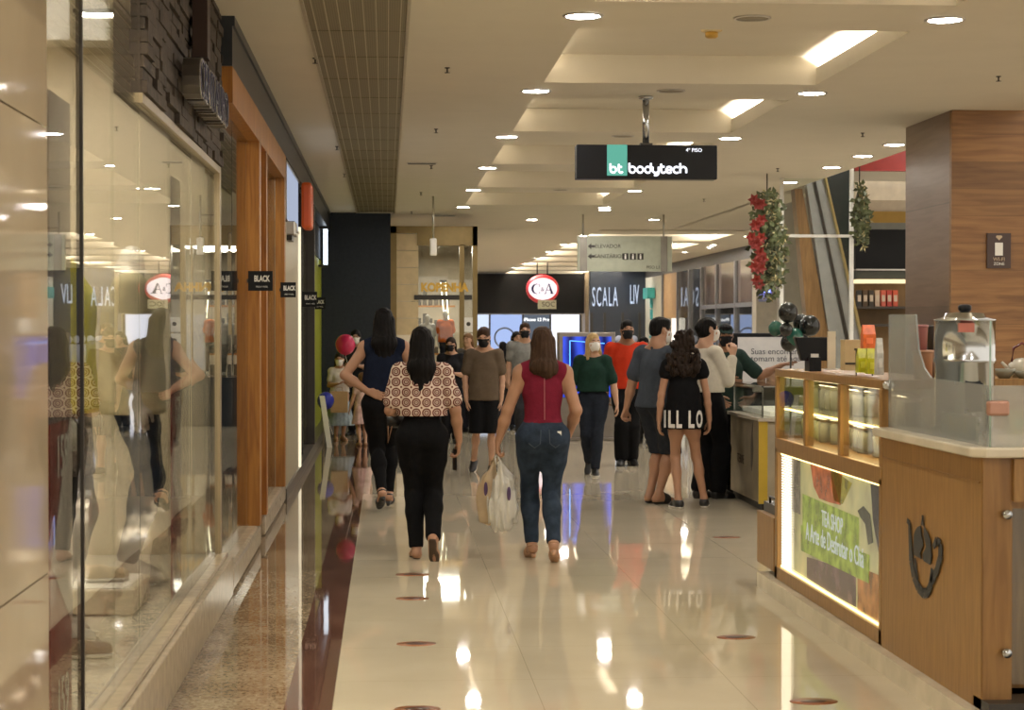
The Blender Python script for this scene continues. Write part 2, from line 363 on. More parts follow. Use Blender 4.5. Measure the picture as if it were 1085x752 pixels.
# polished stone pier at far left
def pol_mat():
    m, t, N, L, B = nt('polished_travertine'); B.inputs['Roughness'].default_value = .045; B.inputs['Specular IOR Level'].default_value = .35
    tc = N.new('ShaderNodeTexCoord'); n = N.new('ShaderNodeTexNoise'); n.inputs['Scale'].default_value = 2.5; n.inputs['Detail'].default_value = 7; L.new(tc.outputs['Object'], n.inputs['Vector'])
    r = N.new('ShaderNodeValToRGB'); r.color_ramp.elements[0].color = (.36, .28, .18, 1); r.color_ramp.elements[1].color = (.50, .41, .28, 1); L.new(n.outputs[0], r.inputs[0]); L.new(r.outputs[0], B.inputs['Base Color'])
    return m
PM = pol_mat()
w = MB()
for z0, z1 in ((0, .9), (.905, 2.2), (2.205, CZ)):
    w.box(-3, XG+.03, -8, 3.0, z0, z1); w.box(-3, XG+.03, 3.004, 5.6, z0, z1)
struct('wall_left', w, PM)
# shop A window: plinth, panes, frame
struct('trim_1', BX(XG-.06, XL+.0, 5.6, 11.5, 0, .235).box(XG-.02, XL-.03, 5.6, 11.5, .235, .26), stone_m, bevel=.006)
zt = 2.545
ys = [5.6, 6.38, 7.12, 7.85, 8.95, 9.9, 10.65, 11.42]
for i in range(len(ys)-1):
    top = CZ if ys[i+1] <= 7.86 else zt
    o = struct(f'window_{i+1}', MB().box(-.005, .005, .003, ys[i+1]-ys[i]-.003, .26, top), M_glass)
    o.location = (XG, ys[i], 0); o.rotation_euler = (0, 0, R([.05, -.1, .08, -.08, .1, -.08, .06][i]))
q = MB(); q.box(XG-.02, XG+.02, 11.42, 11.52, 0, 2.62); q.box(XG-.02, XG+.02, 7.85, 11.45, zt, zt+.04); struct('trim_15', BX(XG-.012, XG+.01, 6.372, 6.388, .26, CZ), M_frame)
struct('trim_2', q, mat('beige_frame', (.3, .24, .15), .35, .4))
# dark stacked-stone fascia
sm = mat('stacked_stone', (.05, .036, .026), .8, var=.45, scale=9, bump=.8, bscale=25)
rnd = random.Random(5); q = MB(); z = zt+.04
while z < CZ-.02:
    hh = min(.052, CZ-z); yy = 7.85-rnd.random()*.3
    while yy < 11.49:
        ll = .2+rnd.random()*.3; y0 = max(yy, 7.85); y1 = min(yy+ll, 11.49)
        if y1 > y0: q.box(XG-.1, XG+.015+rnd.random()*.028, y0+.003, y1-.003, z+.002, z+hh-.002)
        yy += ll
    z += hh
q.box(XG-.1, XG+.01, 7.85, 11.49, zt+.04, CZ-.005)
tag(q.build('stone_fascia', sm), 'dark stacked stone band above the clothing shop window', 'stone cladding')
# sign on the fascia: metal box letters seen almost edge-on
sg = empty('shop_sign', (XG+.05, 8.95, 2.74), 'raised metal box lettering on the dark stone band above window', 'sign')
lm = mat('letter_face', (.04, .04, .09), .3, .3); le = mat('letter_edge', (.7, .7, .75), .2, .8)
vs, fs = textmesh('CENTAURO', .27, ext=.04, bold=.003, xs=1.08)
MB().add(vs, fs, False, EAST(Vector((.055, .75, .05)))).build('letters', mat('letter_body', (.10, .09, .08), .3, .7), sg)
vs, fs = textmesh('CENTAURO', .27, ext=.002, bold=.003, xs=1.08)
MB().add(vs, fs, False, EAST(Vector((.099, .75, .05)))).build('letter_faces', le, sg)
vs, fs = textmesh('CENTAURO', .27, ext=.002, bold=-.006, xs=1.08)
MB().add(vs, fs, False, EAST(Vector((.103, .75, .05)))).build('letter_insets', lm, sg)
q = BX(XG+.045, XG+.12, 9.6, 9.75, 2.98, CZ-.005); tag(q.build('sign_bracket_post', mat('rusty_steel', (.05, .028, .02), .5, .5)), 'dark steel post on the stone band above the lettering', 'bracket')
# shop A interior (display)
M_disp = mat('display_floor', (.62, .58, .48), .12, var=.03)
struct('wall_display_back', BX(-3.2, -3.1, 5.3, 11.66, 0, 3.4), mat('display_back', (.66, .58, .42), .5, var=.05))
struct('wall_display_end', BX(-3.1, XG-.06, 11.52, 11.66, 0, CZ), mat('display_end', (.6, .52, .38), .5))
struct('trim_3', BX(-3.1, XG-.06, 5.3, 11.5, 0, .25), M_disp)
struct('trim_4', BX(-3.1, XG-.3, 5.3, 11.5, 3.3, 3.4), M_ceil)
for i, y in enumerate((6.4, 8.4, 10.2)):
    o = empty('track_spot', (-1.5, y, 3.3), f'{ORD[i]} square spot lamp in the clothing shop window ceiling', 'ceiling light', 'window display spot lamps')
    q = MB(); q.box(-.15, .15, -.1, -.085, -.02, 0); q.box(-.15, .15, .085, .1, -.02, 0); q.box(-.15, -.135, -.085, .085, -.02, 0); q.box(.135, .15, -.085, .085, -.02, 0); q.build('housing', M_frame, o)
    BX(-.13, .13, -.08, .08, -.012, -.004).build('lamp_face', emis('spot_glow', (1, .92, .78), 170), o)
area('window_fill', (-2.0, 8.5, 3.27), 1.2, 5, 130)  # fill light added to brighten the window display, no visible fitting
area('shop_lamp', (-2.4, 14.5, 3.4), 1.4, 5, 90)
# hanging promotional strips inside the glass
def banner(y0, y1, lb):
    o = empty('hanging_banner', (XG-.06, (y0+y1)/2, .26), lb, 'banner', 'red sale banners behind the glass'); w = (y1-y0)/2
    BX(-.004, .004, -w, w, 1.05, 2.12).build('grey_upper', mat('banner_grey', (.15, .13, .15), .3, .3), o)
    BX(-.004, .004, -w, w, .0, 1.05).build('red_lower', mat('banner_red', (.23, .03, .03), .35), o)
    MB().prism([(-w, .25), (w, .75), (w, .0)][::1], .003, EAST(Vector((.005, 0, .35)))).build('white_triangle', mat('banner_white', (.62, .55, .5), .4), o)
    for k, z in enumerate((.13, .93)):
        text('price_text', '159', .2, EAST(Vector((.009, 0, z))), M_white, o, xs=.75, ext=.001)
    return o
banner(6.12, 6.52, 'nearest red and grey sale banner standing behind shop window glass'); banner(9.55, 9.95, 'farther narrow red sale banner behind shop window glass')
# shop B: amber timber frame, sills, panes
struct('trim_5', BX(XG-.1, XL, 11.53, 14.05, 0, .17), stone_m, bevel=.03)
struct('trim_6', BX(XG-.1, XL-.01, 14.75, 17.65, 0, .17), stone_m, bevel=.03)
q = MB(); q.box(XG+.006, XL+.0, 13.9, 14.1, .17, 3.0); q.box(XG-.08, XG+.006, 14.1, 14.7, 0, 3.0); q.box(XG+.006, XL-.0, 14.7, 14.85, .17, 3.0); q.box(XG+.006, XL-.0, 17.3, 17.5, .17, 3.0)
q.box(XG-.04, XL+.0, 11.53, 17.6, 2.98, 3.2)
tag(q.build('timber_shop_frame', M_wood), 'amber timber frame and posts of the shopfront after the clothing shop', 'shop frame')
for i, (y0, y1) in enumerate([(11.55, 12.5), (12.51, 13.9), (14.86, 16.05), (16.06, 17.3)]):
    o = struct(f'window_{9+i}', MB().box(-.005, .005, 0, y1-y0-.01, .17, 2.98), M_glass); o.location = (XG, y0, 0); o.rotation_euler = (0, 0, R([.1, -.1, -.08, .1][i]))
struct('trim_7', BX(XG-.06, XL+.0, 11.5, 31.0, 3.2, CZ-.06).box(XG-.06, XL+.015, 11.5, 31.0, CZ-.06, CZ), mat('grey_fascia', (.03, .034, .04), .35, .2))
struct('wall_shop_b', BX(-4.2, -4.1, 11.66, 26, 0, CZ), mat('shop_b_back', (.20, .17, .13), .6, var=.3, scale=2))
struct('wall_shop_divide', BX(-4.1, XG-.1, 17.6, 17.75, 0, CZ), M_dark)
# goods racks in shop B (dark clothes rails)
for i, (y, cc) in enumerate([(12.2, (.04, .04, .05)), (13.6, (.09, .02, .02)), (15.0, (.03, .06, .08)), (16.3, (.18, .15, .12))]):
    o = empty('clothes_rack', (-2.2, y, 0), f'{ORD[i]} clothes rail with hanging garments inside the timber-framed shop', 'clothes rack')
    q = MB(); q.tube([(-.5, 0, 0), (-.5, 0, 1.5), (.5, 0, 1.5), (.5, 0, 0)], .014); q.box(-.52, -.48, -.25, .25, 0, .03); q.box(.48, .52, -.25, .25, 0, .03); q.build('rail', M_metal, o)
    for k in range(12):
        x = -.44+k*.08; t = rnd.uniform(.6, 1.3)
        MB().prism([(-.2, -.72), (.2, -.72), (.2, -.1), (.06, 0), (-.06, 0), (-.2, -.1)], .035, Matrix.Translation((x, 0, 1.46)) @ EAST(Vector((0, 0, 0)))).build('hanging_garment', mat(f'garment_{i}_{k%3}', tuple(min(1, v*t*(1+.8*(k % 3))) for v in cc), .8), o)
# black flag signs
for i, (pl, pr, pt, pb, Y) in enumerate([(266, 289, 287, 308, 13.4), (305, 313.5, 299, 315, 17.0), (322, 336, 309, 325, 21.3), (332, 345, 315, 327.5, 25.3)]):
    a = atY(pl, pt, Y); b = atY(pr, pb, Y); o = empty('flag_sign', (min(a.x, XL), Y, b.z), f'{ORD[i]} small black flag sign reading BLACK on left shopfronts', 'sign', 'black promotional flag signs')
    w = b.x-min(a.x, XL); h = a.z-b.z
    BX(-.02, w, -.006, .006, 0, h).build('board', M_black, o); BX(-.03 if i < 2 else -.14, -.02, -.004, .004, h*.4, h*.6).build('bracket', M_frame, o)
    text('lettering', 'BLACK', h*.42, FRONT(Vector((w/2, -.0075, h*.6))), M_white, o, xs=.6, ext=.001, bold=.002)
    text('small_lettering', 'FRIDAY WEEK', h*.12, FRONT(Vector((w/2, -.0075, h*.2))), M_white, o, xs=.8, ext=.001)
# shop C: beige pier, lit box above, shop D glass, lime wall
q = MB(); q.box(XG-.1, XL-.02, 17.75, 20.4, .12, 2.62); struct('wall_pier', q, mat('beige_pier', (.36, .31, .2), .35, var=.04))
struct('trim_8', BX(XG-.1, XL-.0, 17.65, 31.0, 0, .12), mat('dark_base', (.10, .085, .07), .3))
struct('trim_9', BX(XG-.02, XL+.005, 20.4, 20.5, .12, 2.7), emis('edge_light', (1, .86, .6), 1.0))
o = empty('lit_fascia_box', (XG, 17.8, 2.62), 'white backlit fascia box above the beige pier on the left', 'lightbox')
BX(-.1, .07, .02, 2.6, .02, .55).build('light_face', emis('fascia_glow', (.62, .70, .9), .55), o); q = MB(); q.box(-.1, .085, 0, 2.65, 0, .02); q.box(-.1, .085, 0, 2.65, .55, .57); q.box(-.1, .085, 0, .02, 0, .57); q.build('casing', M_metal, o)
o = empty('security_grille_box', (XL, 18.0, 2.5), 'small grey shutter housing on top of the beige pier', 'housing'); BX(-.05, .06, 0, .5, 0, .13).build('case', M_metal, o, bevel=.01); BX(-.05, .03, .05, .45, -.05, 0).build('lip', M_frame, o)
a = atY(318, 195, 20.6); b = atY(329, 241, 20.6)
o = empty('orange_sign', (XL, 20.7, b.z), 'orange vertical projecting shop sign high on the left', 'sign'); BX(0, .11, -.02, .55, 0, .5).build('panel', mat('orange_glow', (.45, .06, .008), .4, emit=(.8, .12, .01), es=.08), o, bevel=.03); MB().tube([(-.02, .2, .45), (.05, .2, .45)], .015).build('bracket', M_frame, o)
for i, (y0, y1) in enumerate([(20.5, 22.4), (22.45, 24.4)]): struct(f'window_{14+i}', BX(XG-.005, XG+.005, y0, y1, .12, 3.2), M_glass)
struct('trim_10', BX(XG-.02, XG+.03, 22.4, 22.45, .12, 3.2).box(XG-.02, XL, 24.4, 24.55, .12, 3.2), M_frame)
struct('wall_lime', BX(XG-.3, XG-.05, 24.6, 31.5, .12, 2.7), mat('lime_wall', (.30, .33, .02), .5, var=.06))
struct('wall_left_far', BX(XG-.3, XG-.03, 24.6, 31.5, 2.7, 3.2), M_dark)
o = empty('blade_lightbox', (XL-.1, 29.6, 2.6), 'small white backlit blade sign near the dark end wall', 'sign'); BX(.04, .1, 0, .35, 0, .56).build('light_face', emis('blade_glow', (.8, .9, 1), 1.6), o); q = MB(); q.box(-.06, .11, -.01, .36, -.03, 0); q.box(-.06, .11, -.01, .36, .56, .59); q.build('casing', M_frame, o)
o = empty('easel_board', (XL+.12, 25.6, 0), 'white leaning easel board beside the lime wall', 'easel')
MB().prism([(-.0, 0), (.07, 0), (-.03, .7), (-.1, .7)], .02, FRONT(Vector((0, 0, 0)))).build('board', M_white, o); MB().tube([(-.05, .02, .6), (-.05, .2, 0)], .01).build('leg', M_metal, o)
# end wall, charcoal
struct('wall_end', BX(-3, .06, 31.0, 31.3, .12, CZ), M_dark); struct('baseboard_end', BX(-3, .08, 30.97, 31.3, 0, .12), mat('grey_base', (.16, .16, .17), .4))
# golden boutique
gold = mat('gold_frame', (.24, .17, .065), .35, .5); YB = 31.6
q = MB(); q.box(.06, .16, YB-.3, YB, 0, 3.3); q.box(.06, 1.5, YB-.3, YB, 3.18, 3.3); q.box(.5, 1.5, YB-.3, YB-.2, 2.98, 3.18); q.box(1.42, 1.5, YB-.3, YB, 0, 3.3); q.box(1.2, 1.28, YB-.3, YB-.2, .8, 3.0)
q.box(1.42, 1.5, YB, 36.45, 3.1, 3.3); tag(q.build('boutique_facade', gold), 'golden metal frame of the boutique facing down the corridor', 'shop frame')
q = MB()
for k in range(6): q.box(.16, .52, YB-.28, YB-.2, 1.5+k*.28, 1.77+k*.28)
tag(q.build('pale_board_cladding', mat('pale_panel', (.62, .48, .27), .4)), 'pale horizontal board panel left of the boutique window', 'wall panel')
struct('window_20', BX(.52, 1.42, YB-.26, YB-.25, .8, 2.98), M_clear); struct('trim_11', BX(.16, 1.42, YB-.3, YB-.2, 0, .8), M_dark)
struct('wall_boutique_back', BX(.06, 1.5, 36.5, 36.6, 0, 3.3), mat('boutique_back', (.5, .42, .3), .5, var=.3, scale=1.5)); area('boutique_fill', (.95, 33.5, 3.0), .8, 2.5, 120)  # area light added inside to lift the dim boutique and its mannequins
struct('window_21', BX(1.45, 1.46, YB, 36.5, .8, 3.1), M_clear); struct('trim_12', BX(1.42, 1.5, YB, 36.5, 0, .8), M_dark); struct('wall_boutique_left', BX(-.05, .06, YB, 36.5, 0, CZ), M_dark)
text_o = empty('boutique_sign', (.95, YB-.31, 2.28), 'gold letter sign hanging in the boutique window', 'sign'); text('lettering', 'KOPENHA', .19, FRONT(Vector((0, 0, 0))), mat('gold_letters', (.6, .36, .06), .3, .5), text_o, ext=.02, bold=.01, xs=.88); BX(-.5, .46, .02, .05, -.2, -.12).build('rail', M_frame, text_o)
o = empty('boutique_shelf', (.7, 33.2, 0), 'lit display shelf with small dark goods inside the boutique', 'shelf'); q = MB()
for k in range(5): q.box(-.3, .5, 0, .3, .3+k*.42, .33+k*.42)
q.build('boards', M_wood, o); q = MB()
for k in range(5):
    for j in range(7): q.box(-.27+j*.1, -.2+j*.1, .05, .2, .33+k*.42, .33+k*.42+rnd.uniform(.1, .28))
q.build('goods', mat('dark_goods', (.08, .07, .05), .4, var=.5), o, kind='stuff')
for x in (.92, .98): pass
o = empty('light_strip', (.93, 32.6, 1.3), 'pair of glowing slanted light strips inside the boutique', 'light'); MB().tube([(0, 0, 1.1), (.1, 0, 0)], .008).tube([(.08, 0, 1.1), (.17, 0, 0)], .008).build('tubes', emis('strip_glow', (1, .9, .6), 5), o); MB().box(-.02, .1, -.02, .02, 1.1, 1.14).build('bracket', M_frame, o)
for i, (z, t_) in enumerate([(1.55, 'paper'), (1.28, 'paper')]):
    o = empty('paper_notice', (1.35, YB-.31, z), ['upper white paper notice on the boutique post', 'lower white paper notice on the boutique post'][i], 'notice'); BX(-.07, .07, 0, .004, 0, .24).build('sheet', M_white, o); MB().ell((0, -.001, .13), (.035, .002, .035)).build('printed_mark', M_frame, o)
# ------------------------------------------------------------------ far end
YF = 64.0
A = lambda px, py: atY(px, py, YF)
a, b = A(503, 296), A(619, 332)
struct('wall_far', BX(-6, 10, YF+2.5, YF+2.7, 0, CZ), mat('far_wall', (.30, .26, .2), .6))
struct('wall_store_fascia', BX(a.x, b.x, YF, YF+.6, b.z, CZ-.05), M_black); struct('wall_store_side', BX(A(490, 0).x-2, a.x, YF, YF+.6, 0, CZ), mat('stone_side', (.28, .24, .17), .5)); struct('wall_store_side_right', BX(b.x, A(626, 0).x, YF-.3, YF+.6, 0, CZ), mat('stone_side_r', (.25, .2, .14), .5))
o = empty('screen_wall', (0, YF+.7, 0), 'bright white and blue backlit product panels under the black store fascia', 'lightbox')
for k, (x0, x1, cc, s) in enumerate([(505, 519, (.7, .8, 1), .9), (521, 555, (.45, .58, .95), .8), (556, 584, (.16, .19, .24), .6), (586, 616, (.86, .88, 1), 1.15)]):
    p, q_ = A(x0, 333), A(x1, 392); BX(p.x, q_.x, 0, .05, q_.z, p.z).build('light_panel', emis(f'lightpanel_{k}', cc, s), o)
q = MB()
for x in (504, 520, 555.5, 585, 617): p = A(x, 333); q.box(p.x-.03, p.x+.03, -.05, 0, .2, p.z)
q.build('mullions', M_frame, o)
p = A(570, 338.5); text('lettering', 'iPhone 12 Pro', .155, FRONT(Vector((p.x, -.01, p.z))), emis('white_letters', (1, 1, 1), 1.4), o, ext=.002, bold=.004)
p = A(536, 358); MB().lathe([(.34, -.02), (.37, 0), (.34, .02), (.31, 0), (.34, -.02)], 28, FRONT(Vector((p.x, -.03, p.z)))).build('ring_graphic', mat('soft_grey', (.3, .33, .42), .5), o)
# oval red illuminated sign
YC = 55.0; p = atY(575, 306, YC); s = YC/FPX
o = empty('oval_sign', (p.x, YC, p.z), 'oval white illuminated sign with red rim reading C&A', 'sign')
q = MB(); n = 48
MB().lathe([(0, 0), (1.0, 0), (1.0, .1), (.78, .14), (0, .14)], n, FRONT(Vector((0, .14, 0))) @ Matrix.Diagonal((17.5*s, 15.5*s, 1, 1))).build('red_rim', mat('red_rim_glow', (.45, .03, .04), .4, emit=(.5, .03, .04), es=.25), o)
MB().lathe([(0, 0), (.8, 0), (.8, .02), (0, .022)], n, FRONT(Vector((0, 0, 0))) @ Matrix.Diagonal((19*s, 14.5*s, 1, 1))).build('white_face', emis('oval_face', (1, .86, .88), 1.15), o)
blue = mat('navy_letter', (.005, .006, .09), .5)
# serif C: thick outer arc with serifs; A: thin and thick stroke
def arcC(cx, cy, ro, ri, shift):
    out = [(cx+ro*math.cos(R(t)), cy+ro*1.05*math.sin(R(t))) for t in range(45, 316, 15)]
    inn = [(cx+shift+ri*math.cos(R(t)), cy+ri*1.22*math.sin(R(t))) for t in range(315, 44, -15)]
    return out+inn
q = MB(); q.prism(arcC(-7*s, 0, 5.2*s, 3.9*s, 1.15*s), .01, FRONT(Vector((0, -.025, 0))))
q.box(-3.6*s, -3.0*s, -.035, -.025, 1.8*s, 5.4*s); q.box(-3.6*s, -3.0*s, -.035, -.025, -5.2*s, -3*s)
for pts in ([(2.2, -5.2), (3.0, -5.2), (6.6, 4.6), (6.0, 5.4)], [(6.0, 5.6), (7.2, 5.6), (11.4, -5.2), (8.6, -5.2)], [(3.8, -1.6), (8.6, -1.6), (8.4, -.9), (4.1, -.9)], [(1.2, -5.4), (4.0, -5.4), (4.0, -4.8), (1.2, -4.8)], [(7.4, -5.4), (12.2, -5.4), (12.2, -4.8), (7.4, -4.8)]):
    q.prism([(x*s, y*s) for x, y in pts], .01, FRONT(Vector((0, -.025, 0))))
q.build('lettering', blue, o); text('ampersand', '&', 6.5*s, FRONT(Vector((-.3*s, -.028, -.6*s))), blue, o, ext=.004)
MB().tube([(-.15, .1, 14*s), (-.15, .1, UP-p.z)], .02).tube([(.15, .1, 14*s), (.15, .1, UP-p.z)], .02).build('hanger', M_frame, o)
p2 = atY(580, 322.5, YC); dx_, dz_ = p2.x-p.x, p2.z-p.z; pl_ = BX(dx_-.28, dx_+.26, 0, .03, dz_-.13, dz_+.13).build('small_plate', mat('pale_plate', (.55, .55, .42), .5), o); text('plate_lettering', 'SOC', .2, FRONT(Vector((dx_+.03, -.004, dz_))), M_frame, pl_, ext=.002)
# right-hand far row of shops
XR = 8.25
def seg(px): return atX(px, 347, XR).y
# SCALA facade, facing us
YS = 60.0; S = lambda px, py: atY(px, py, YS)
a, b = S(625, 293), S(680, 300); struct('wall_scala', BX(a.x, b.x+.5, YS, YS+.3, S(0, 372).z, CZ), mat('scala_wall', (.02, .028, .045), .3))
o = empty('scala_sign', (S(645, 0).x, YS-.03, 0), 'tall thin pale letters reading SCALA on dark shopfront', 'sign'); p = S(645, 315.5)
text('lettering', 'SCALA', .88, FRONT(Vector((-.12, 0, p.z))), emis('scala_glow', (.72, .82, 1), .75), o, xs=.27, ext=.02, bold=.0, spacing=1.25)
p = S(672, 313); text('lettering', 'LIV', .88, FRONT(Vector((p.x-o.location.x, 0, p.z))), emis('scala_glow', (.72, .82, 1), .75), o, xs=.25, ext=.02)
o = empty('scala_window', (0, YS+.1, 0), 'blue-lit lower shop window under the tall pale letters', 'shop window'); a, b = S(627, 333), S(678, 385); BX(a.x, b.x, .0, .04, .1, a.z).build('backdrop', mat('blue_goods', (.06, .09, .2), .4, var=.9, scale=2.5, emit=(.1, .18, .5), es=.35), o)
q = MB()
for px in (627, 641, 660, 678): q.box(S(px, 0).x-.04, S(px, 0).x+.04, -.12, 0, .1, 2.1)
q.build('mullions', M_frame, o)
for k in range(6): 
    x = S(632+k*8, 0).x; MB().ell((x, -.1, 1.25), (.12, .05, .12)).tube([(x, -.1, .2), (x, -.1, 1.1)], [.12, .2]).build('bust_form', mat('bust', (.4, .45, .6), .5), o)
# side row along X = XR
def row(px0, px1, z0, z1, m, name, x0=0, x1=.3):
    ya, yb = seg(px1), seg(px0); return BX(XR+x0, XR+x1, ya, yb, z0, z1)
struct('wall_right_far', BX(XR+1.6, XR+1.7, 30, 62, 0, CZ), mat('shops_back', (.10, .10, .12), .6, var=.5, scale=1.2))
struct('wall_right_fascia', BX(XR, XR+.2, 38, 60, 3.2, CZ), mat('grey_brown_fascia', (.06, .055, .05), .5))
struct('wall_white_shop', row(681, 701, 0, 3.2, None, ''), mat('white_shop', (.66, .64, .55), .5))
struct('wall_tan_panel', row(703, 719, 1.9, 3.2, None, '').box(XR, XR+.25, seg(719), seg(703), 0, .3), mat('tan_panel', (.38, .24, .11), .5))
struct('wall_taupe_panel', row(745, 800, 2.15, 3.2, None, '', .01, .1), mat('taupe_gloss', (.13, .10, .085), .12, var=.3, scale=1.5))
for i, (p0, p1) in enumerate([(719, 731), (732, 744), (745, 760), (761, 780), (781, 800)]):
    struct(f'window_{22+i}', row(p0, p1, .1, 3.2 if i < 2 else 2.15, None, '', .0, .01), M_glass)
sf = empty('shopfront_frame', (XR, 40, 0), 'grey metal frame of uprights along the right-hand row of dark shopfronts', 'shop frame'); gm_ = mat('grey_mullion', (.25, .25, .26), .3, .6)
for px in (703, 719, 731.5, 744.5, 760.5, 780.5, 800): yy = seg(px)-40; BX(-.06, -.002, yy-.06, yy+.06, 0, 3.2).build('mullion', gm_, sf)
BX(-.05, -.002, seg(800)-40, seg(745)-40, 2.1, 2.2).build('transom', gm_, sf)
o = empty('lit_shop_display', (XR+1.2, 45, 0), 'cool-lit merchandise seen through the right-hand shopfronts', 'display')
q = MB()
for k in range(26): yy = -6+k*.6; q.box(0, .3, yy, yy+.45, .3, .3+rnd.uniform(.5, 1.4))
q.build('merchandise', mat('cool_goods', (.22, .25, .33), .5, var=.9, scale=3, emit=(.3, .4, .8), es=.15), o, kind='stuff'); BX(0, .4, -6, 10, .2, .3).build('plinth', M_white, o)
o = empty('vertical_turquoise_sign', (XR-.01, seg(690), 1.9), 'turquoise vertical lettering on white shop wall', 'sign'); text('lettering', 'lugg', .7, WEST(Vector((0, 0, 0))) @ Matrix.Rotation(R(90), 4, 'Z'), mat('turquoise', (.05, .4, .42), .5), o, ext=.02, xs=1.2); 
BX(-.25, -.02, -1, 0, .62, .95).build('blade', mat('turquoise', (.05, .4, .42), .5), o)
# white end panel with blue vertical sign
struct('wall_white_end', BX(7.3, 7.9, 37.0, 37.4, 0, CZ).box(7.9, 9.5, 37, 37.4, 0, CZ), mat('white_end', (.66, .62, .53), .4))
p = atY(811.5, 298, 36.9); o = empty('blue_vertical_sign', (p.x, 36.95, p.z), 'glowing violet-blue vertical letter sign on white end panel', 'sign'); text('lettering', 'ELD', .26, FRONT(Vector((0, -.03, 0))) @ Matrix.Rotation(R(90), 4, 'Z'), emis('violet_glow', (.25, .3, 1), 3.5), o, ext=.02, bold=.008); BX(-.13, .13, 0, .04, -.4, .4).build('backplate', mat('pale_blue', (.4, .45, .7), .4), o)
# blue screen totem
YT = 27.0; a, b = atY(592, 352, YT), atY(652, 480, YT); o = empty('screen_totem', ((a.x+b.x)/2, YT, 0), 'wide grey totem with glowing blue screen standing mid-hall', 'screen'); w = (b.x-a.x)/2
BX(-w, w, 0, .3, .04, a.z).box(-w-.05, w+.05, -.05, .35, 0, .04).build('housing', mat('totem_grey', (.28, .25, .22), .35, .5), o, bevel=.01)
def blue_mat():
    m, t, N, L, B = nt('blue_screen'); tc = N.new('ShaderNodeTexCoord'); w = N.new('ShaderNodeTexWave'); w.inputs['Scale'].default_value = 1.3; w.inputs['Distortion'].default_value = 3; L.new(tc.outputs['Object'], w.inputs['Vector'])
    r = N.new('ShaderNodeValToRGB'); r.color_ramp.elements[0].color = (.0, .005, .12, 1); r.color_ramp.elements[1].color = (.05, .12, 1, 1); r.color_ramp.elements[1].position = .9
    L.new(w.outputs[1], r.inputs[0]); L.new(r.outputs[0], B.inputs['Emission Color']); B.inputs['Emission Strength'].default_value = .7; B.inputs['Base Color'].default_value = (.01, .01, .02, 1); B.inputs['Roughness'].default_value = .1; return m
BX(-w+.06, w-.06, -.012, 0, .62, a.z-.06).build('screen', blue_mat(), o)
MB().tube([(-w+.16, -.016, .7), (-w+.16, -.016, a.z-.12)], .008).tube([(-w+.16, -.016, a.z-.12), (w-.16, -.016, a.z-.16)], .006).build('screen_line', emis('cyan_line', (.1, .35, 1), 2.0), o)
# ================================================================== HANGING SIGNS
YH = 15.2; a, b = atY(611, 153, YH), atY(760, 190, YH); w = (b.x-a.x)/2; zc = (a.z+b.z)/2; hh = (a.z-b.z)/2
o = empty('hanging_sign', ((a.x+b.x)/2, YH, zc), 'black hanging box sign reading bodytech under the ceiling', 'sign')
BX(-w, w, 0, .16, -hh, hh).build('box', M_black, o, bevel=.006)
s = 2*w/149; X = lambda px: (px-685.5)*s
BX(X(643), X(664.3), -.006, 0, (171.5-186)*s, hh).build('green_panel', emis('mint_glow', (.18, .62, .47), .62), o)
wl = emis('sign_letters', (.9, .92, 1), 1.5)
def rounded(cfg):      # rounded tube lettering drawn stroke by stroke (x-height 1, baseline 0)
    q = MB(); x = 0
    return q
def stroke_text(word, x0, zb, xh, r, y):
    q = MB(); x = x0
    def arc(cx, cz, rx, rz, t0, t1, n=14): return [(cx+rx*math.cos(R(t0+(t1-t0)*i/n)), y, cz+rz*math.sin(R(t0+(t1-t0)*i/n))) for i in range(n+1)]
    for ch in word:
        c = xh*.5; k = xh*.5
        if ch == 'b': q.tube([(x, y, zb+xh*1.6), (x, y, zb+c)], r); q.tube(arc(x+k, zb+c, k, c, 180, 540), r); x += xh*1.28
        elif ch == 'o': q.tube(arc(x+k, zb+c, k, c, 0, 360), r); x += xh*1.28
        elif ch == 'd': q.tube(arc(x+k, zb+c, k, c, 0, 360), r); q.tube([(x+xh, y, zb+xh*1.6), (x+xh, y, zb+c)], r); x += xh*1.28
        elif ch == 'y': q.tube([(x, y, zb+xh)]+arc(x+k, zb+c*.9, k, c*.9, 180, 360), r); q.tube([(x+xh, y, zb+xh), (x+xh, y, zb+0)]+arc(x+k, zb, k, c*.8, 0, -120), r); x += xh*1.22
        elif ch == 't': q.tube([(x+k*.4, y, zb+xh*1.5), (x+k*.4, y, zb+c*.8)]+arc(x+k*1.1, zb+c*.8, k*.7, c*.8, 180, 330), r); q.tube([(x, y, zb+xh), (x+xh*.75, y, zb+xh)], r); x += xh*1.02
        elif ch == 'e': q.tube(arc(x+k, zb+c, k, c, 330, 0)[::-1][:1]+arc(x+k, zb+c, k, c, 0, 320)+[], r); q.tube([(x+.1*xh, y, zb+c), (x+xh*.95, y, zb+c)], r); x += xh*1.22
        elif ch == 'c': q.tube(arc(x+k, zb+c, k, c, 50, 310), r); x += xh*1.12
        elif ch == 'h': q.tube([(x, y, zb+xh*1.6), (x, y, zb)], r); q.tube(arc(x+k, zb+c, k, c, 180, 0)+[(x+xh, y, zb)], r); x += xh*1.2
    return q
zbase = (171.5-183)*s
stroke_text('bt', X(646.5), zbase, 6.0*s, .0085, -.012).build('logo_letters', wl, o)
stroke_text('bodytech', X(666.5), zbase, 6.4*s, .0085, -.012).build('lettering', wl, o)
text('small_lettering', '4º PISO', .042, FRONT(Vector((X(735), -.006, (171.5-159)*s))), wl, o, ext=.001)
p = atY(685, 100, YH)
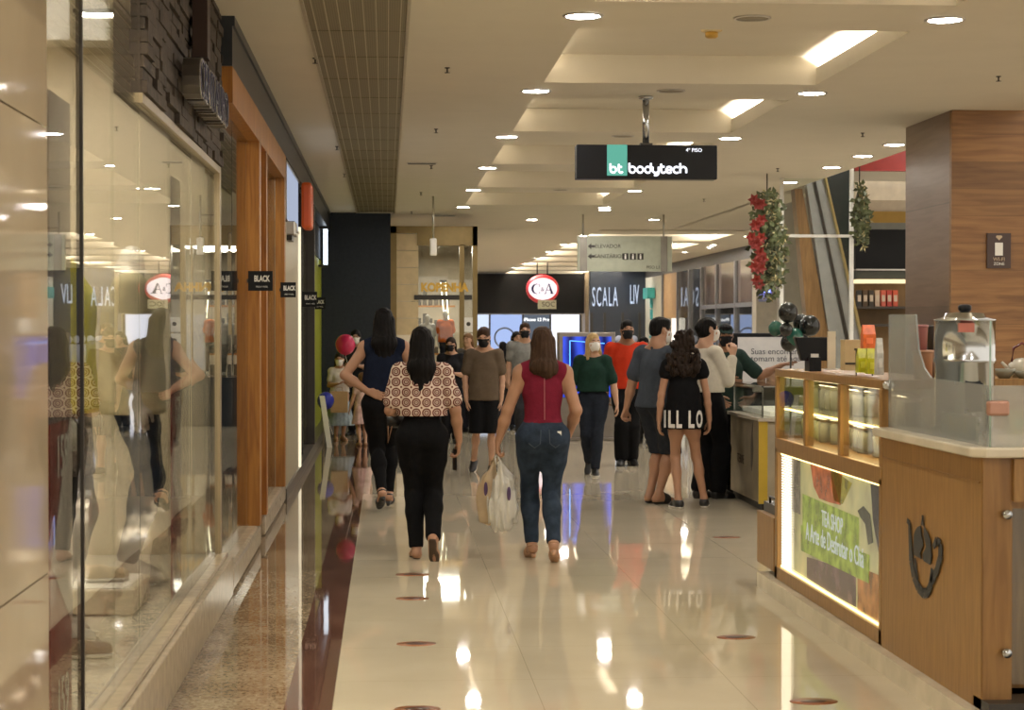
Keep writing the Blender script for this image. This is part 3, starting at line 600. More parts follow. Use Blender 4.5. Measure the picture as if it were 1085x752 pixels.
MB().tube([(-.0, .08, hh-.01), (-.0, .08, CZ-zc)], .028, 16).build('pole', M_steel, o); MB().lathe([(0, 0), (.06, 0), (.06, -.015), (.03, -.03), (0, -.03)], 16, Matrix.Translation((0, .08, CZ-zc-.001))).build('ceiling_plate', M_steel, o); BX(-.05, .05, .04, .12, hh, hh+.02).build('clamp', M_frame, o)
# wayfinding sign
YW = 31.2; a, b = atY(612, 250, YW), atY(712, 287.5, YW); w = (b.x-a.x)/2; zc = (a.z+b.z)/2; hh = (a.z-b.z)/2; s = 2*w/100
o = empty('wayfinding_sign', ((a.x+b.x)/2, YW, zc), 'pale grey-green directional sign on two rods pointing to lifts and toilets', 'sign')
X = lambda px: (px-662)*s; Zp = lambda py: (268.75-py)*s
BX(-w, w, 0, .08, -hh, hh).build('panel', mat('sign_grey_green', (.40, .42, .33), .3), o)
BX(X(614.5), X(622), -.012, 0, -hh, hh).build('side_post', mat('side_post_grey', (.32, .30, .26), .25, .4), o); BX(X(700), X(707), -.012, 0, -hh, hh).build('side_post', mat('side_post_grey', (.32, .30, .26), .25, .4), o)
dk = mat('sign_black', (.03, .025, .02), .4)
text('lettering', 'ELEVADOR', .088, FRONT(Vector((X(644), -.006, Zp(261)))), dk, o, ext=.002); text('lettering', 'SANITÁRIOS', .088, FRONT(Vector((X(645.5), -.006, Zp(271.5)))), dk, o, ext=.002)
text('small_lettering', 'PISO L3', .07, FRONT(Vector((X(692), -.006, Zp(283)))), dk, o, ext=.002)
for zz in (261, 271.5): MB().prism([(-.06, 0), (0, .05), (0, .018), (.06, .018), (.06, -.018), (0, -.018), (0, -.05)], .004, FRONT(Vector((X(626.5), -.002, Zp(zz))))).build('arrow', dk, o)
for px in (662.5, 670.5, 678.5):
    BX(X(px-3.2), X(px+3.2), -.006, 0, Zp(275), Zp(268.3)).build('pictogram', dk, o); q = MB(); q.ell((X(px), -.008, Zp(269.6)), (.012, .002, .012)); q.box(X(px)-.014, X(px)+.014, -.009, -.006, Zp(274.3), Zp(270.5)); q.build('figure', M_white, o)
for px in (618, 703.5): MB().tube([(X(px), .04, hh), (X(px), .04, CZ-zc)], .016).build('rod', M_metal, o)
# third rod with small device near the boutique
p = atZ(459, 208, CZ); o = empty('hanging_rod', (p.x, p.y, CZ), 'thin grey rod hanging from the ceiling near the boutique', 'rod'); MB().tube([(0, 0, 0), (0, 0, -.62)], .014).build('rod', M_metal, o); BX(-.05, .05, -.03, .03, -.85, -.6).build('small_camera', M_white, o, bevel=.02)
# ================================================================== RIGHT SIDE: column, escalator, wreaths
cwood = wood('column_wood', (.19, .085, .026), (.30, .148, .048), axis=0, plank=.235, rough=.4, sc=.7)
cw2 = wood('column_laminate', (.14, .085, .06), (.19, .122, .088), axis=1, plank=.9, rough=.28, sc=.6)
yc = 16.05; xc = atY(1008, 300, yc).x
struct('wall_column', BX(xc, 9.5, yc, yc+.06, 0, CZ), cwood); struct('wall_column_side', BX(xc, xc+.2, yc+.06, 17.5, 0, CZ), cw2); struct('wall_column_back', BX(xc+.2, 9.5, 17.4, 17.5, 0, CZ+1), cw2)
a, b = atY(1046, 247, yc-.02), atY(1071, 284, yc-.02); w = (b.x-a.x); h = a.z-b.z
o = empty('wall_plaque', (a.x, yc-.02, b.z), 'small brown plaque with white symbols on the wood-clad column', 'sign')
BX(0, w, 0, .018, 0, h).build('plate', mat('plaque_brown', (.055, .028, .022), .4), o)
BX(w*.33, w*.66, -.004, 0, h*.36, h*.73).build('white_window', M_white, o)
MB().prism([(0, -.022), (.03, .008), (.02, .02), (-.02, .02), (-.03, .008)], .003, FRONT(Vector((w*.5, -.001, h*.87)))).build('diamond_symbol', mat('tan_print', (.5, .38, .25), .5), o)
text('lettering', 'WI-FI', .045, FRONT(Vector((w*.5, -.002, h*.25))), mat('tan_print', (.5, .38, .25), .5), o, ext=.001); text('lettering', 'ZONE', .035, FRONT(Vector((w*.5, -.002, h*.12))), M_white, o, ext=.001)
# framed glass screen
YG = 23.5; G = lambda px, py: atY(px, py, YG)
x0, x1 = G(829, 0).x, G(903.5, 0).x
q = MB(); q.box(x0-.022, x0+.022, YG, YG+.06, 0, CZ-.002); q.box(x1-.022, x1+.022, YG, YG+.06, 0, CZ+.9); z_ = G(860, 250).z; q.box(x0, x1, YG, YG+.05, z_-.015, z_+.02); q.box(x0, x1, YG, YG+.05, 1.0, 1.05)
tag(q.build('white_screen_frame', mat('white_frame', (.72, .72, .68), .35)), 'tall white metal frame holding glass in front of the escalator', 'frame')
struct('window_30', BX(x0+.035, x1-.035, YG+.02, YG+.03, 1.05, CZ), M_clear)
# escalator flank behind it
YE = 25.5; E = lambda px, py: atY(px, py, YE)
def slab(tl, bl, tr, br, y0, d, name, m, parent):     # left and right edges, carried on down to the floor
    ext = lambda t, q: (t[0]+(q[0]-t[0])*(472.5-t[1])/(q[1]-t[1]), 472.5)
    P = [E(*tl), E(*tr), E(*ext(tr, br)), E(*ext(tl, bl))]
    return MB().prism([(p.x, p.z) for p in P], d, FRONT(Vector((0, y0+d-YE, 0)))).build(name, m, parent)
o = empty('escalator', (0, YE, 0), 'sloping escalator flank in wood and pale metal seen through framed glass', 'escalator')
slab((842, 200), (856, 351), (850, 200), (877, 351), YE, .25, 'wood_cladding', wood('escalator_wood', (.20, .11, .045), (.30, .17, .07), 2, rough=.3), o)
slab((852, 185), (877, 351), (872, 185), (909, 351), YE-.05, .15, 'metal_cladding', mat('pale_cladding', (.50, .52, .52), .25, .6), o)
slab((859, 185), (893, 351), (861.5, 185), (896.5, 351), YE-.08, .03, 'dark_channel', M_frame, o)
slab((871, 185), (908, 351), (873, 185), (911, 351), YE-.12, .1, 'handrail', mat('brass_rail', (.45, .35, .15), .3, .7), o)
P_ = [E(866, 176), E(906, 176), E(906, 345)]; MB().prism([(p.x, p.z) for p in P_], .2, FRONT(Vector((0, .4, 0)))).build('dark_soffit', mat('escalator_dark', (.012, .02, .018), .3), o)
struct('wall_behind_escalator', BX(6.07, 7.25, 29.0, 29.1, 0, 4.4), mat('pale_grey_wall', (.34, .32, .28), .6))
# far shop seen in the gap right of the frame
YQ = 27.5; Q = lambda px, py: atY(px, py, YQ); xa, xb = Q(907, 0).x, Q(975, 0).x
o = empty('gap_shop', (0, YQ, 0), 'dark shop with red bulkhead and yellow band seen in the gap beside the column', 'shop')
def gq(py0, py1, y0, y1, name, m): BX(xa*y0/YQ if y0 < YQ-1 else xa, xb, y0-YQ, y1-YQ, Q(930, py1).z, Q(930, py0).z).build(name, m, o)
gq(168, 190, YQ-1.5, YQ-1.4, 'red_bulkhead', mat('red_bulkhead', (.30, .018, .012), .5))
gq(192, 212, YQ, YQ+.1, 'lit_band', mat('lit_band', (.75, .68, .55), .5, emit=(1, .85, .65), es=.1)); gq(212, 224, YQ+.02, YQ+.12, 'cream_band', mat('cream_band', (.55, .48, .38), .5))
gq(224, 236, YQ-.02, YQ+.1, 'yellow_band', mat('mustard', (.33, .20, .03), .5)); gq(236, 243, YQ-.02, YQ+.1, 'grey_band', mat('band_grey', (.16, .17, .16), .5)); gq(243, 285, YQ-.02, YQ+.1, 'black_panel', M_black)
gq(285, 286.5, YQ-.05, YQ+.1, 'metal_strip', M_metal); gq(286.5, 296, YQ-.02, YQ+.1, 'dark_strip', mat('olive_dark', (.04, .045, .035), .4)); gq(296, 300, YQ-.1, YQ+.1, 'light_shelf_edge', emis('shelf_light', (1, .75, .4), 1.3))
gq(300, 466, YQ+.4, YQ+.5, 'shelf_back', mat('shelf_back', (.22, .13, .05), .5))
gq(324.5, 327, YQ-.1, YQ+.4, 'shelf', mat('shelf_dark', (.05, .04, .03), .5)); gq(343, 346, YQ-.1, YQ+.4, 'shelf', mat('shelf_dark', (.05, .04, .03), .5))
for k in range(7):
    p = Q(909.5+k*6.4, 324.5); zz = p.z; hb = .24+.03*((k*3) % 3); cc = [(.03, .03, .03), (.10, .06, .03), (.05, .04, .03), (.55, .4, .3), (.6, .12, .08), (.45, .05, .04), (.6, .1, .05)][k]
    b_ = empty('packaged_box', (p.x+.03, YQ+.1, zz), f'{["leftmost black", "brown", "dark brown", "pale", "light red", "deep red", "rightmost bright red"][k]} package on the lit shelf in the gap', 'package'); BX(-.035, .035, -.04, .04, 0, hb).build('carton', mat(f'carton_{k}', cc, .4), b_); BX(-.025, .025, -.043, -.04, hb*.3, hb*.7).build('printed_label', mat('carton_print', (.6, .5, .4), .5), b_)
# wreaths of poinsettias and foliage
def wreath(c, rx, rz, n, lb, red=.45, seed=1, top=CZ):
    o = empty('poinsettia_garland', c, lb, 'garland'); rn = random.Random(seed)
    def leafset(cnt, filt, L, Wd):
        q = MB()
        for _ in range(cnt):
            for _t in range(40):
                x, z = rn.uniform(-rx, rx), rn.uniform(-rz, rz)
                if (x/rx)**2+(z/rz)**2 <= 1 and filt(x/rx, z/rz): break
            y = -rn.uniform(.0, .16)*(1-.5*((x/rx)**2)); M = Matrix.Translation((x, y, z)) @ Matrix.Rotation(rn.uniform(0, 6.28), 4, 'Y') @ Matrix.Rotation(rn.uniform(-.9, .9), 4, 'X')
            l = L*rn.uniform(.7, 1.3); v = Wd*l
            q.add([(0, 0, 0), (v, -.2*l, l*.5), (0, -.05*l, l), (-v, -.2*l, l*.5), (0, -.12*l, l*.5)], [(0, 1, 4), (1, 2, 4), (2, 3, 4), (3, 0, 4)], True, M)
        return q
    leafset(n, lambda a, b_: True, .085, .28).build('leaves', mat('garland_green', (.07, .085, .03), .6, var=.5), o, kind='stuff')
    leafset(n//2, lambda a, b_: a > -.3, .07, .12).build('gilded_twigs', mat('garland_gold', (.36, .31, .15), .45, .3, var=.3), o, kind='stuff')
    if red:
        for k in range(int(red*18)):
            x, z = -rx*rn.uniform(.3, 1.05), rn.uniform(-.8, .85)*rz; q = MB()
            for j in range(12):
                M = Matrix.Translation((x, -.17, z)) @ Matrix.Rotation(j*.524+rn.random()*.2, 4, 'Y') @ Matrix.Rotation(.25 if j % 2 else .7, 4, 'X')
                l = .085 if j % 2 else .06; q.add([(0, 0, 0), (.3*l, -.1*l, l*.5), (0, 0, l), (-.3*l, -.1*l, l*.5)], [(0, 1, 2), (0, 2, 3)], True, M)
            q.build('poinsettia_flower', mat('poinsettia_red', (.22, .018, .01), .55, var=.2), o)
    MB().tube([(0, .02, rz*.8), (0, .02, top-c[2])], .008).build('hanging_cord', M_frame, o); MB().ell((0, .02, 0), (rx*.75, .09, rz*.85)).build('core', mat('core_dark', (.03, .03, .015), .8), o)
    return o
p = atY(813, 260, 22.8); wreath(p, .22, .66, 620, 'tall hanging garland of red poinsettias and gilded leaves', .95, 3)
p = atY(911, 229, 23.3); wreath(p, .085, .4, 200, 'narrow dark foliage garland on the right post of the white frame', .0, 8, 4.45)
# ================================================================== TEA KIOSK
KX = 2.36; kw = wood('kiosk_wood', (.225, .115, .03), (.315, .17, .05), 2, rough=.38, sc=1.6)
kwd = wood('kiosk_wood_edge', (.19, .09, .022), (.27, .14, .04), 2, rough=.38)
K = lambda px, py: atX(px, py, KX)
y0 = K(1040, 600).y; y1 = K(934, 500).y; y2 = K(821, 450).y
mar = mat('pale_marble', (.60, .54, .42), .25, var=.12, scale=5)
struct('trim_13', BX(KX-.05, KX+.5, y0-.6, y2+.3, 0, .095).box(KX+.2, 5, y0+.03, y0+1.5, 0, .095), mar)
k = empty('tea_kiosk', (KX, y0, .095), 'wooden kiosk counter with marble edge and dark cup emblem', 'kiosk counter')
def kb(x0_, x1_, ya, yb, z0, z1, name, m, par=k, **kk): return BX(x0_-KX, x1_-KX, ya-y0, yb-y0, z0-.095, z1-.095).build(name, m, par, **kk)
kb(KX, KX+.06, y0, y1-.01, .096, 1.105, 'front_panel', kw); kb(KX+.06, KX+.5, y0+.45, y1-.01, .096, 1.105, 'carcass', kwd)
kb(KX-.006, KX, y0+.02, y1-.03, 1.0, 1.006, 'groove', kwd); kb(KX+.002, KX+.12, y0-.012, y0, .096, 1.105, 'end_panel', kwd); kb(KX+.12, KX+.5, y0-.0, y0+.02, .9, 1.105, 'upper_rail', kwd)
kb(KX+.5, KX+2.5, y0+.55, y0+.6, .096, 1.1, 'inner_panel', mat('inner_steel', (.42, .36, .26), .25, .4))
# marble slab with clipped corner
zt_ = K(1038, 474).z; zt_ = 1.145
MB().prism([(-.05, y1-y0-.01), (-.05, .0), (-.0, -.06), (2.6, -.06), (2.6, .5), (.5, .5), (.5, y1-y0-.01)], .04, Matrix.Translation((0, 0, zt_-.04-.095))).build('marble_top', mar, k, bevel=.008)
kb(KX+.12, KX+2.6, y0-.035, y0-.001, .93, 1.10, 'right_drawer_front', kw); 
# glazed low door to the right with steel fixings
kb(KX+.06, KX+2.5, y0-.005, y0+.005, .2, .9, 'glass_door', M_clear)
for z in (.88, .33): MB().tube([(.09, -.045, z-.095), (.09, .0, z-.095)], .014, 14).tube([(.09, -.045, z-.095), (.09, -.05, z-.095)], .019, 14).build('steel_fixing', M_steel, k)
kb(KX+.0, KX+2.5, y0-.1, y0+.1, .0955, .14, 'dark_threshold', M_frame)
# emblem: teapot and cup of strokes
em = mat('emblem_black', (.025, .028, .03), .5); yc_ = K(980, 590).y; zc_ = K(980, 590).z; eh = (K(980, 549).z-K(980, 632).z)/2; ew = (K(962, 590).y-K(999, 590).y)/2
emb = empty('cup_emblem', (KX-.006, yc_, zc_), 'black cup and teapot emblem on kiosk wood front', 'emblem')
del_ = MB()
def emblem():
    q = MB(); EM = WEST(Vector((0, 0, 0))) @ Matrix.Diagonal((ew, eh, 1, 1))
    def poly(pts): q.prism(pts, .002, EM)
    def ribbon(cl, ws):
        for i in range(len(cl)-1):
            (xa, za), (xb, zb) = cl[i], cl[i+1]; wa, wb = ws[i], ws[i+1]; dx, dz = xb-xa, zb-za; L_ = math.hypot(dx, dz) or 1; nx, nz = -dz/L_, dx/L_
            poly([(xa-nx*wa, za-nz*wa), (xa+nx*wa, za+nz*wa), (xb+nx*wb, zb+nz*wb), (xb-nx*wb, zb-nz*wb)])
    # spout and cup wall at left, base, handle at right
    cup = [(-.98, .78), (-.84, .74), (-.78, .2), (-.72, -.25), (-.55, -.62), (-.3, -.85), (0, -.93), (.25, -.85), (.42, -.6), (.5, -.2)]
    ribbon(cup, [.07, .06, .09, .11, .12, .13, .13, .12, .1, .07])
    ribbon([(.45, -.55), (.75, -.2), (.95, .2), (.93, .5), (.75, .56), (.55, .35)], [.1, .1, .1, .1, .1, .06])
    n_ = 14   # the pot body silhouette with a lid knob; a pale steam curve is left open
    body = [(-.55, -.05)]+[(-.08+.5*math.cos(R(t)), .3+.48*math.sin(R(t))) for t in range(165, 10, -12)]+[(.47, .1), (.4, -.12)]
    left = [(-.55, -.05)]+[(-.08+.5*math.cos(R(t)), .3+.48*math.sin(R(t))) for t in range(165, 88, -11)]+[(-.12, .55), (.0, .3), (-.2, .05), (-.12, -.07)]
    right = [(.02, -.1), (-.05, .05), (.16, .3), (.02, .55), (.02, .78)]+[(-.08+.5*math.cos(R(t)), .3+.48*math.sin(R(t))) for t in range(74, 8, -11)]+[(.47, .1), (.4, -.12)]
    poly(left[::-1]); poly(right[::-1])
    poly([(-.14, .8), (.02, .8), (-.02, .97), (-.1, .97)][::-1]); ribbon([(-.06, .92), (-.06, 1.06)], [.05, .03])
    ribbon([(-.5, -.12), (-.45, -.4), (-.3, -.62)], [.03, .04, .02])
    return q
emblem().build('emblem_strokes', em, emb)
# glass screen on the counter, wavy upper edge
zb = zt_-.0; s1 = [K(935, 333), K(963, 333), K(966, 370), K(972, 390), K(979, 400), K(990, 402), K(1036, 408)]
pts = [(-(p.y-y0), p.z) for p in s1]; yl = -(K(935, 333).y-y0)
poly = [(yl, zb), (yl, s1[0].z)]+[(-(p.y-y0), p.z) for p in s1[1:]]+[(-(K(1038, 400).y-y0)+0.0, s1[-1].z), (-(K(1038, 400).y-y0), zb)]
gs = empty('counter_glass_screen', (KX+.03, y0, 0), 'frosted grey glass guard on the kiosk counter with curved cutaway', 'glass screen')
frost = mat('tinted_guard', (.32, .34, .33), .2, var=.05, alpha=.62)
MB().prism([(a_, b_) for a_, b_ in poly][::-1], .008, Matrix(((0, 0, 1, 0), (-1, 0, 0, 0), (0, 1, 0, 0), (0, 0, 0, 1)))).build('side_pane', frost, gs)
BX(.01, 2.5, .0, .008, zb, s1[-1].z).build('front_pane', mat('tinted_guard_front', (.5, .5, .46), .2, alpha=.45), gs)
MB().tube([(.004, .004, zb), (.004, .004, K(1038, 340).z)], .004).build('edge_strip', mat('green_edge', (.3, .42, .36), .15), gs)
BX(-.01, .08, -.012, .02, s1[-1].z-.12, s1[-1].z-.06).build('corner_clip', mat('copper_clip', (.4, .22, .16), .35, .5), gs, bevel=.01)
MB().ell((.0, K(935, 408).y-y0, K(935, 408).z), (.03, .02, .025)).build('steel_hinge', M_steel, gs)
# big stainless urn
def at_dx(px, py, X_): return atX(px, py, X_)
UX = 2.85; YU = 8.4; pu = atY(1022, 400, YU); ru = (atY(1054, 0, YU).x-atY(991, 0, YU).x)/2; zt2 = atY(1022, 340, YU).z
u = empty('steel_urn', (pu.x, YU, 1.145), 'large polished stainless steel urn with domed lid on kiosk', 'urn'); hb = zt2-1.145
MB().lathe([(0, 0), (ru*.95, 0), (ru*.98, .01), (ru*.98, hb*.62), (ru*1.02, hb*.63), (ru*1.02, hb*.66), (ru, hb*.67), (ru, hb), (ru*1.02, hb), (ru*1.02, hb+.008), (0, hb+.008)], 48).build('vessel', M_steel, u)
MB().lathe([(ru*.95, hb+.008), (ru*.7, hb+.016), (ru*.62, hb+.035), (0, hb+.042)], 40).build('lid', M_steel, u)
MB().lathe([(0, hb+.04), (.02, hb+.04), (.03, hb+.05), (.03, hb+.068), (.02, hb+.075), (0, hb+.075)], 16).build('lid_knob', M_black, u)
BX(-.07, .0, -ru*1.04, -ru*.9, hb*.9, hb*.98).build('maker_plate', mat('red_plate', (.4, .12, .08), .4), u)
MB().tube([(.01, -ru, .07), (.01, -ru-.06, .07), (.01, -ru-.06, .03)], .012).build('tap', M_steel, u)
BX(-.04, .04, -ru*1.03, -ru*.93, hb*.2, hb*.45).build('gauge', M_black, u)
# canisters behind the guard
def canister(px, py0, py1, wpx, Y, lb, cc):
    a_, b_ = atY(px, py0, Y), atY(px, py1, Y); r_ = wpx*Y/FPX/2
    o = empty('tea_canister', (a_.x, Y, b_.z), lb, 'canister'); h = a_.z-b_.z
    MB().lathe([(0, 0), (r_*.86, 0), (r_*.98, h*.93), (r_, h*.94), (0, h*.94)], 28).build('body', mat('can_'+lb.split()[0], cc, .35), o)
    MB().lathe([(0, h*.9), (r_*1.05, h*.9), (r_*1.05, h), (r_*.9, h*1.01), (0, h*1.01)], 28).build('lid', mat('canlid_'+lb.split()[0], tuple(x*.8 for x in cc), .35), o)
    return o
canister(978, 371, 402, 22, 9.0, 'orange-pink ceramic canister standing left of the steel urn', (.48, .24, .13)); canister(973, 344, 371, 21, 9.0, 'dusty-pink canister stacked atop the orange-pink one', (.38, .14, .13)); canister(987, 345, 371, 10, 9.2, 'black narrow canister between pink canister and urn', (.03, .025, .025))
canister(987, 371, 402, 9, 9.2, 'brown narrow canister directly below the black one', (.14, .07, .04))
# back worktop, bowls, kettle
wt = empty('back_worktop', (3.3, 10.4, 0), 'rear wooden kiosk worktop carrying bowls and a kettle', 'worktop'); pz = atY(1070, 401, 10.5).z; BX(-.15, 2, 0, .6, pz-.05, pz).build('top', kw, wt); BX(-.1, 1.95, .04, .55, 0, pz-.05).build('body', kwd, wt)
def bowl(px, Y, r_, lb):
    p = atY(px, 400, Y); o = empty('tea_bowl', (p.x, Y, pz), lb, 'bowl')
    MB().lathe([(0, 0), (r_*.45, 0), (r_*.9, r_*.5), (r_, r_*.85), (r_*.94, r_*.85), (r_*.8, r_*.5), (0, r_*.15)], 24).build('bowl_body', mat('glazed_grey', (.25, .25, .2), .25), o)
    MB().lathe([(r_*.35, 0.0), (r_*.45, -.0), (r_*.45, .008), (r_*.35, .008)], 20).build('foot_ring', mat('glazed_grey_foot', (.3, .28, .22), .4), o); return o
bowl(1064, 10.55, .065, 'grey-green tea bowl on the rear worktop left of kettle'); bowl(1084, 10.5, .05, 'smaller tea bowl in front of the kettle at right edge')
p = atY(1084, 390, 10.7); kt = empty('kettle', (p.x, 10.72, pz), 'pale round kettle with red-brown handle at right edge', 'kettle')
MB().lathe([(0, 0), (.05, 0), (.08, .035), (.075, .08), (.035, .11), (0, .115)], 24, Matrix.Translation((0, 0, 0))).build('vessel', mat('pale_glaze', (.5, .48, .4), .25), kt); MB().tube([(-.06, 0, .09), (-.05, 0, .17), (0, 0, .2), (.05, 0, .17), (.06, 0, .09)], .008).build('handle', mat('red_lacquer', (.12, .02, .02), .3), kt); MB().tube([(-.07, 0, .04), (-.12, 0, .09)], [.014, .008]).build('spout', mat('pale_glaze', (.5, .48, .4), .25), kt)
o = empty('tea_tin', (atY(1083, 450, 8.2).x, 8.25, 1.145), 'small olive tea tin behind the counter glass at right edge', 'tin'); BX(-.05, .05, -.03, .03, 0, .11).build('tin_body', mat('olive_tin', (.32, .28, .1), .4), o); BX(-.03, .03, -.032, -.03, .03, .07).build('printed_label', mat('green_label', (.1, .2, .06), .5), o)
o = empty('price_card', (KX+.1, 8.0, 1.145), 'faded yellow and green printed card behind the frosted guard', 'card'); BX(0, .01, -.25, .25, .0, .1).build('card', mat('card_green', (.35, .42, .30), .5), o); text('lettering', '7x25 B', .09, WEST(Vector((-.002, 0, .05))), mat('card_yellow', (.6, .55, .2), .5), o, ext=.001)
# ---- glazed display case with the backlit advert
cs = empty('display_case', (KX, y1, .095), 'wooden display case with lit shelves of jars over a backlit panel', 'display case'); L_ = y2-y1
def cb(x0_, x1_, ya, yb, z0, z1, name, m, **kk): return BX(x0_, x1_, ya, yb, z0-.095, z1-.095).build(name, m, cs, **kk)
ztop = 1.37; q = MB()
q.box(0, .42, 0, L_, ztop-.045-.095, ztop-.095)
for yy in (0, L_*.335, L_*.665, L_-.05): q.box(0, .05, yy, yy+.05, .95-.095, ztop-.14)
q.box(0, .42, 0, L_, .865-.095, .95-.095); q.box(0, .05, 0, L_, .096-.095, .17-.095); q.box(0, .05, 0, .05, .0, .8); q.box(0, .05, L_-.07, L_, .0, .8); q.box(.38, .42, 0, L_, .87, .9); q.box(.05, .42, L_-.03, L_, .0, .87)
q.build('wooden_frame', kw, cs, bevel=.004)
cb(.405, .42, .02, L_-.02, .96, 1.32, 'back_glass', mat('case_back', (.45, .38, .24), .3, alpha=.35)); cb(.01, .016, .05, L_-.05, .955, 1.325, 'front_glass', M_clear); cb(.06, .4, .02, L_-.03, 1.13, 1.14, 'glass_shelf', mat('shelf_glass', (.55, .55, .4), .1, alpha=.5))
cb(.05, .065, .03, L_-.03, 1.122, 1.13, 'shelf_light_strip', emis('strip_warm', (1, .72, .25), 9)); cb(.05, .065, .03, L_-.03, 1.318, 1.325, 'upper_light_strip', emis('strip_warm2', (1, .8, .4), 5))
# backlit advert
def advert_mat():
    m, t, N, L, B = nt('backlit_advert'); tc = N.new('ShaderNodeTexCoord')
    n = N.new('ShaderNodeTexNoise'); n.inputs['Scale'].default_value = 2.6; n.inputs['Detail'].default_value = 3; L.new(tc.outputs['Object'], n.inputs['Vector'])
    r = N.new('ShaderNodeValToRGB'); e = r.color_ramp.elements; e[0].position = .3; e[0].color = (.16, .15, .09, 1); e[1].position = .7; e[1].color = (.46, .40, .2, 1); x = e.new(.5); x.color = (.32, .31, .16, 1)
    L.new(n.outputs[0], r.inputs[0]); L.new(r.outputs[0], B.inputs['Base Color']); L.new(r.outputs[0], B.inputs['Emission Color']); B.inputs['Emission Strength'].default_value = .45; B.inputs['Roughness'].default_value = .12; return m
cb(.035, .05, .05, L_-.07, .17, .865, 'advert_panel', advert_mat())
def ad(name, pts, m, d=.002, x=.034):      # points in photograph pixels on the case front
    P = [K(*p) for p in pts]; MB().prism([(-(p.y-y1), p.z-.095) for p in P][::-1], d, WEST(Vector((x, 0, 0)))).build(name, m, cs)
def am(name, cc, es=.6): return mat(name, cc, .2, var=.75, scale=9, emit=cc, es=es*.35)
ad('green_band', [(845, 523), (903, 548), (903, 590), (845, 573)], am('ad_green', (.26, .36, .07), .7), .003, .032); ad('green_band_lower', [(843, 556), (914, 588), (914, 618), (843, 583)], am('ad_green2', (.23, .32, .06), .7), .003, .033)
ad('flower_print', [(852, 487), (872, 492), (886, 500), (884, 535), (872, 532), (862, 528), (856, 515)], am('ad_flower', (.42, .12, .05), .5)); ad('dried_leaves_print', [(873, 493), (884, 503), (896, 512), (886, 534), (877, 530)], am('ad_leaves', (.28, .26, .05), .5))
ad('teapot_print', [(915, 503), (931, 508), (931, 590), (924, 585), (918, 550)], am('ad_teapot', (.05, .05, .06), .3)); ad('kettle_handle_print', [(902, 541), (908, 536), (915, 545), (918, 575), (913, 577), (910, 555), (905, 548)], am('ad_handle', (.07, .08, .07), .3))
ad('tea_leaf_print', [(849, 590), (900, 606), (900, 643), (876, 630), (849, 612)], am('ad_tea', (.13, .09, .09), .4)); ad('cinnamon_print', [(902, 600), (931, 612), (931, 665), (902, 648)], am('ad_cinnamon', (.33, .15, .05), .5)); ad('column_print', [(832, 483), (842, 486), (842, 545), (832, 540)], am('ad_col', (.15, .14, .12), .4))
white_l = emis('ad_letters', (.85, .88, .75), .5)
p = K(876, 554); text('lettering', 'TEA SHOP', .125, WEST(Vector((.028, p.y-y1, p.z-.095))), white_l, cs, xs=.85, ext=.001)
p = K(877, 577); text('slogan', 'A Arte de Desfrutar o Chá', .145, WEST(Vector((.028, p.y-y1, p.z-.095))), white_l, cs, xs=.82, ext=.001)
q = MB(); 
for i in range(44): zz = .0+.085+i*.0155; q.box(.024, .03, L_-.34, L_-.085, zz, zz+.007)  # glowing dashes painted in for the fanned-out reflection of the LEDs
q.build('led_reflection', emis('led_reflection_glow', (1, .86, .62), 2.2), cs); cb(.02, .033, .06, L_-.08, .172, .18, 'led_bottom', emis('led_yellow', (1, .8, .3), 3)); cb(.02, .033, .06, L_-.08, .853, .86, 'led_top', emis('led_yellow', (1, .8, .3), 3)); cb(.02, .033, .052, .058, .18, .85, 'led_side', emis('led_yellow', (1, .8, .3), 3))
# jars
area('case_fill', (KX+.12, y1+L_/2, 1.315), .04, L_-.3, 5, col=(1, .82, .5)); area('case_fill', (KX+.12, y1+L_/2, 1.118), .04, L_-.3, 4, col=(1, .78, .4))  # two area lights added so the dark case interior shows its jars
jar0 = None; jr = random.Random(4)
for row_, zz in enumerate((.95, 1.14)):
    for i in range(16):
        yy = .11+i*(L_-.2)/15
        if min(abs(yy-L_*.335-.025), abs(yy-L_*.665-.025)) < .06: continue
        lb = f'{"lower" if row_ == 0 else "upper"} row tea jar, number {i+1} from the counter end of the case'
        lb = f'{["", "second ", "third ", "fourth ", "fifth ", "sixth ", "seventh ", "eighth ", "ninth ", "tenth ", "eleventh ", "twelfth ", "thirteenth ", "fourteenth ", "fifteenth ", "last "][i]}glass tea jar from the near end on the {"bottom" if row_ == 0 else "glass"} shelf'.strip()
        if jar0 is None:
            jar0 = empty('tea_jar', (KX+.2, y1+yy, zz+.001), lb, 'jar', 'tea jars in the display case')
            MB().lathe([(0, 0), (.042, 0), (.045, .01), (.045, .1), (.036, .115), (.036, .12), (0, .12)], 18).build('glass_body', mat('jar_glass', (.42, .42, .36), .08, alpha=.5), jar0)
            MB().lathe([(0, .002), (.04, .004), (.04, .07), (0, .075)], 14).build('tea_leaves', mat('tea_leaf_fill', (.10, .085, .04), .9, var=.6, scale=60), jar0)
            MB().lathe([(0, .12), (.04, .12), (.042, .145), (.01, .15), (0, .15)], 18).build('lid', M_metal, jar0)
        else:
            o = copy_tree(jar0); o.location = (KX+.2+jr.uniform(-.02, .03), y1+yy, zz+.001); tag(o, lb)
# kiosk end block: small box, marble sill, metal threshold
eb = empty('kiosk_end_box', (KX+.0, y2+.03, .095), 'small wooden box unit at the far end of the display case', 'cabinet'); BX(-.0, .4, 0, .52, .03, .36).build('box', kw, eb, bevel=.006); BX(.04, .42, 0, .5, .36, .42).build('dark_tray', M_frame, eb); BX(.06, .38, .02, .5, 0, .03).build('plinth', M_frame, eb); MB().tube([(.05, .1, .42), (.05, .1, .46), (.05, .35, .46), (.05, .35, .42)], .008).build('handle', M_frame, eb)
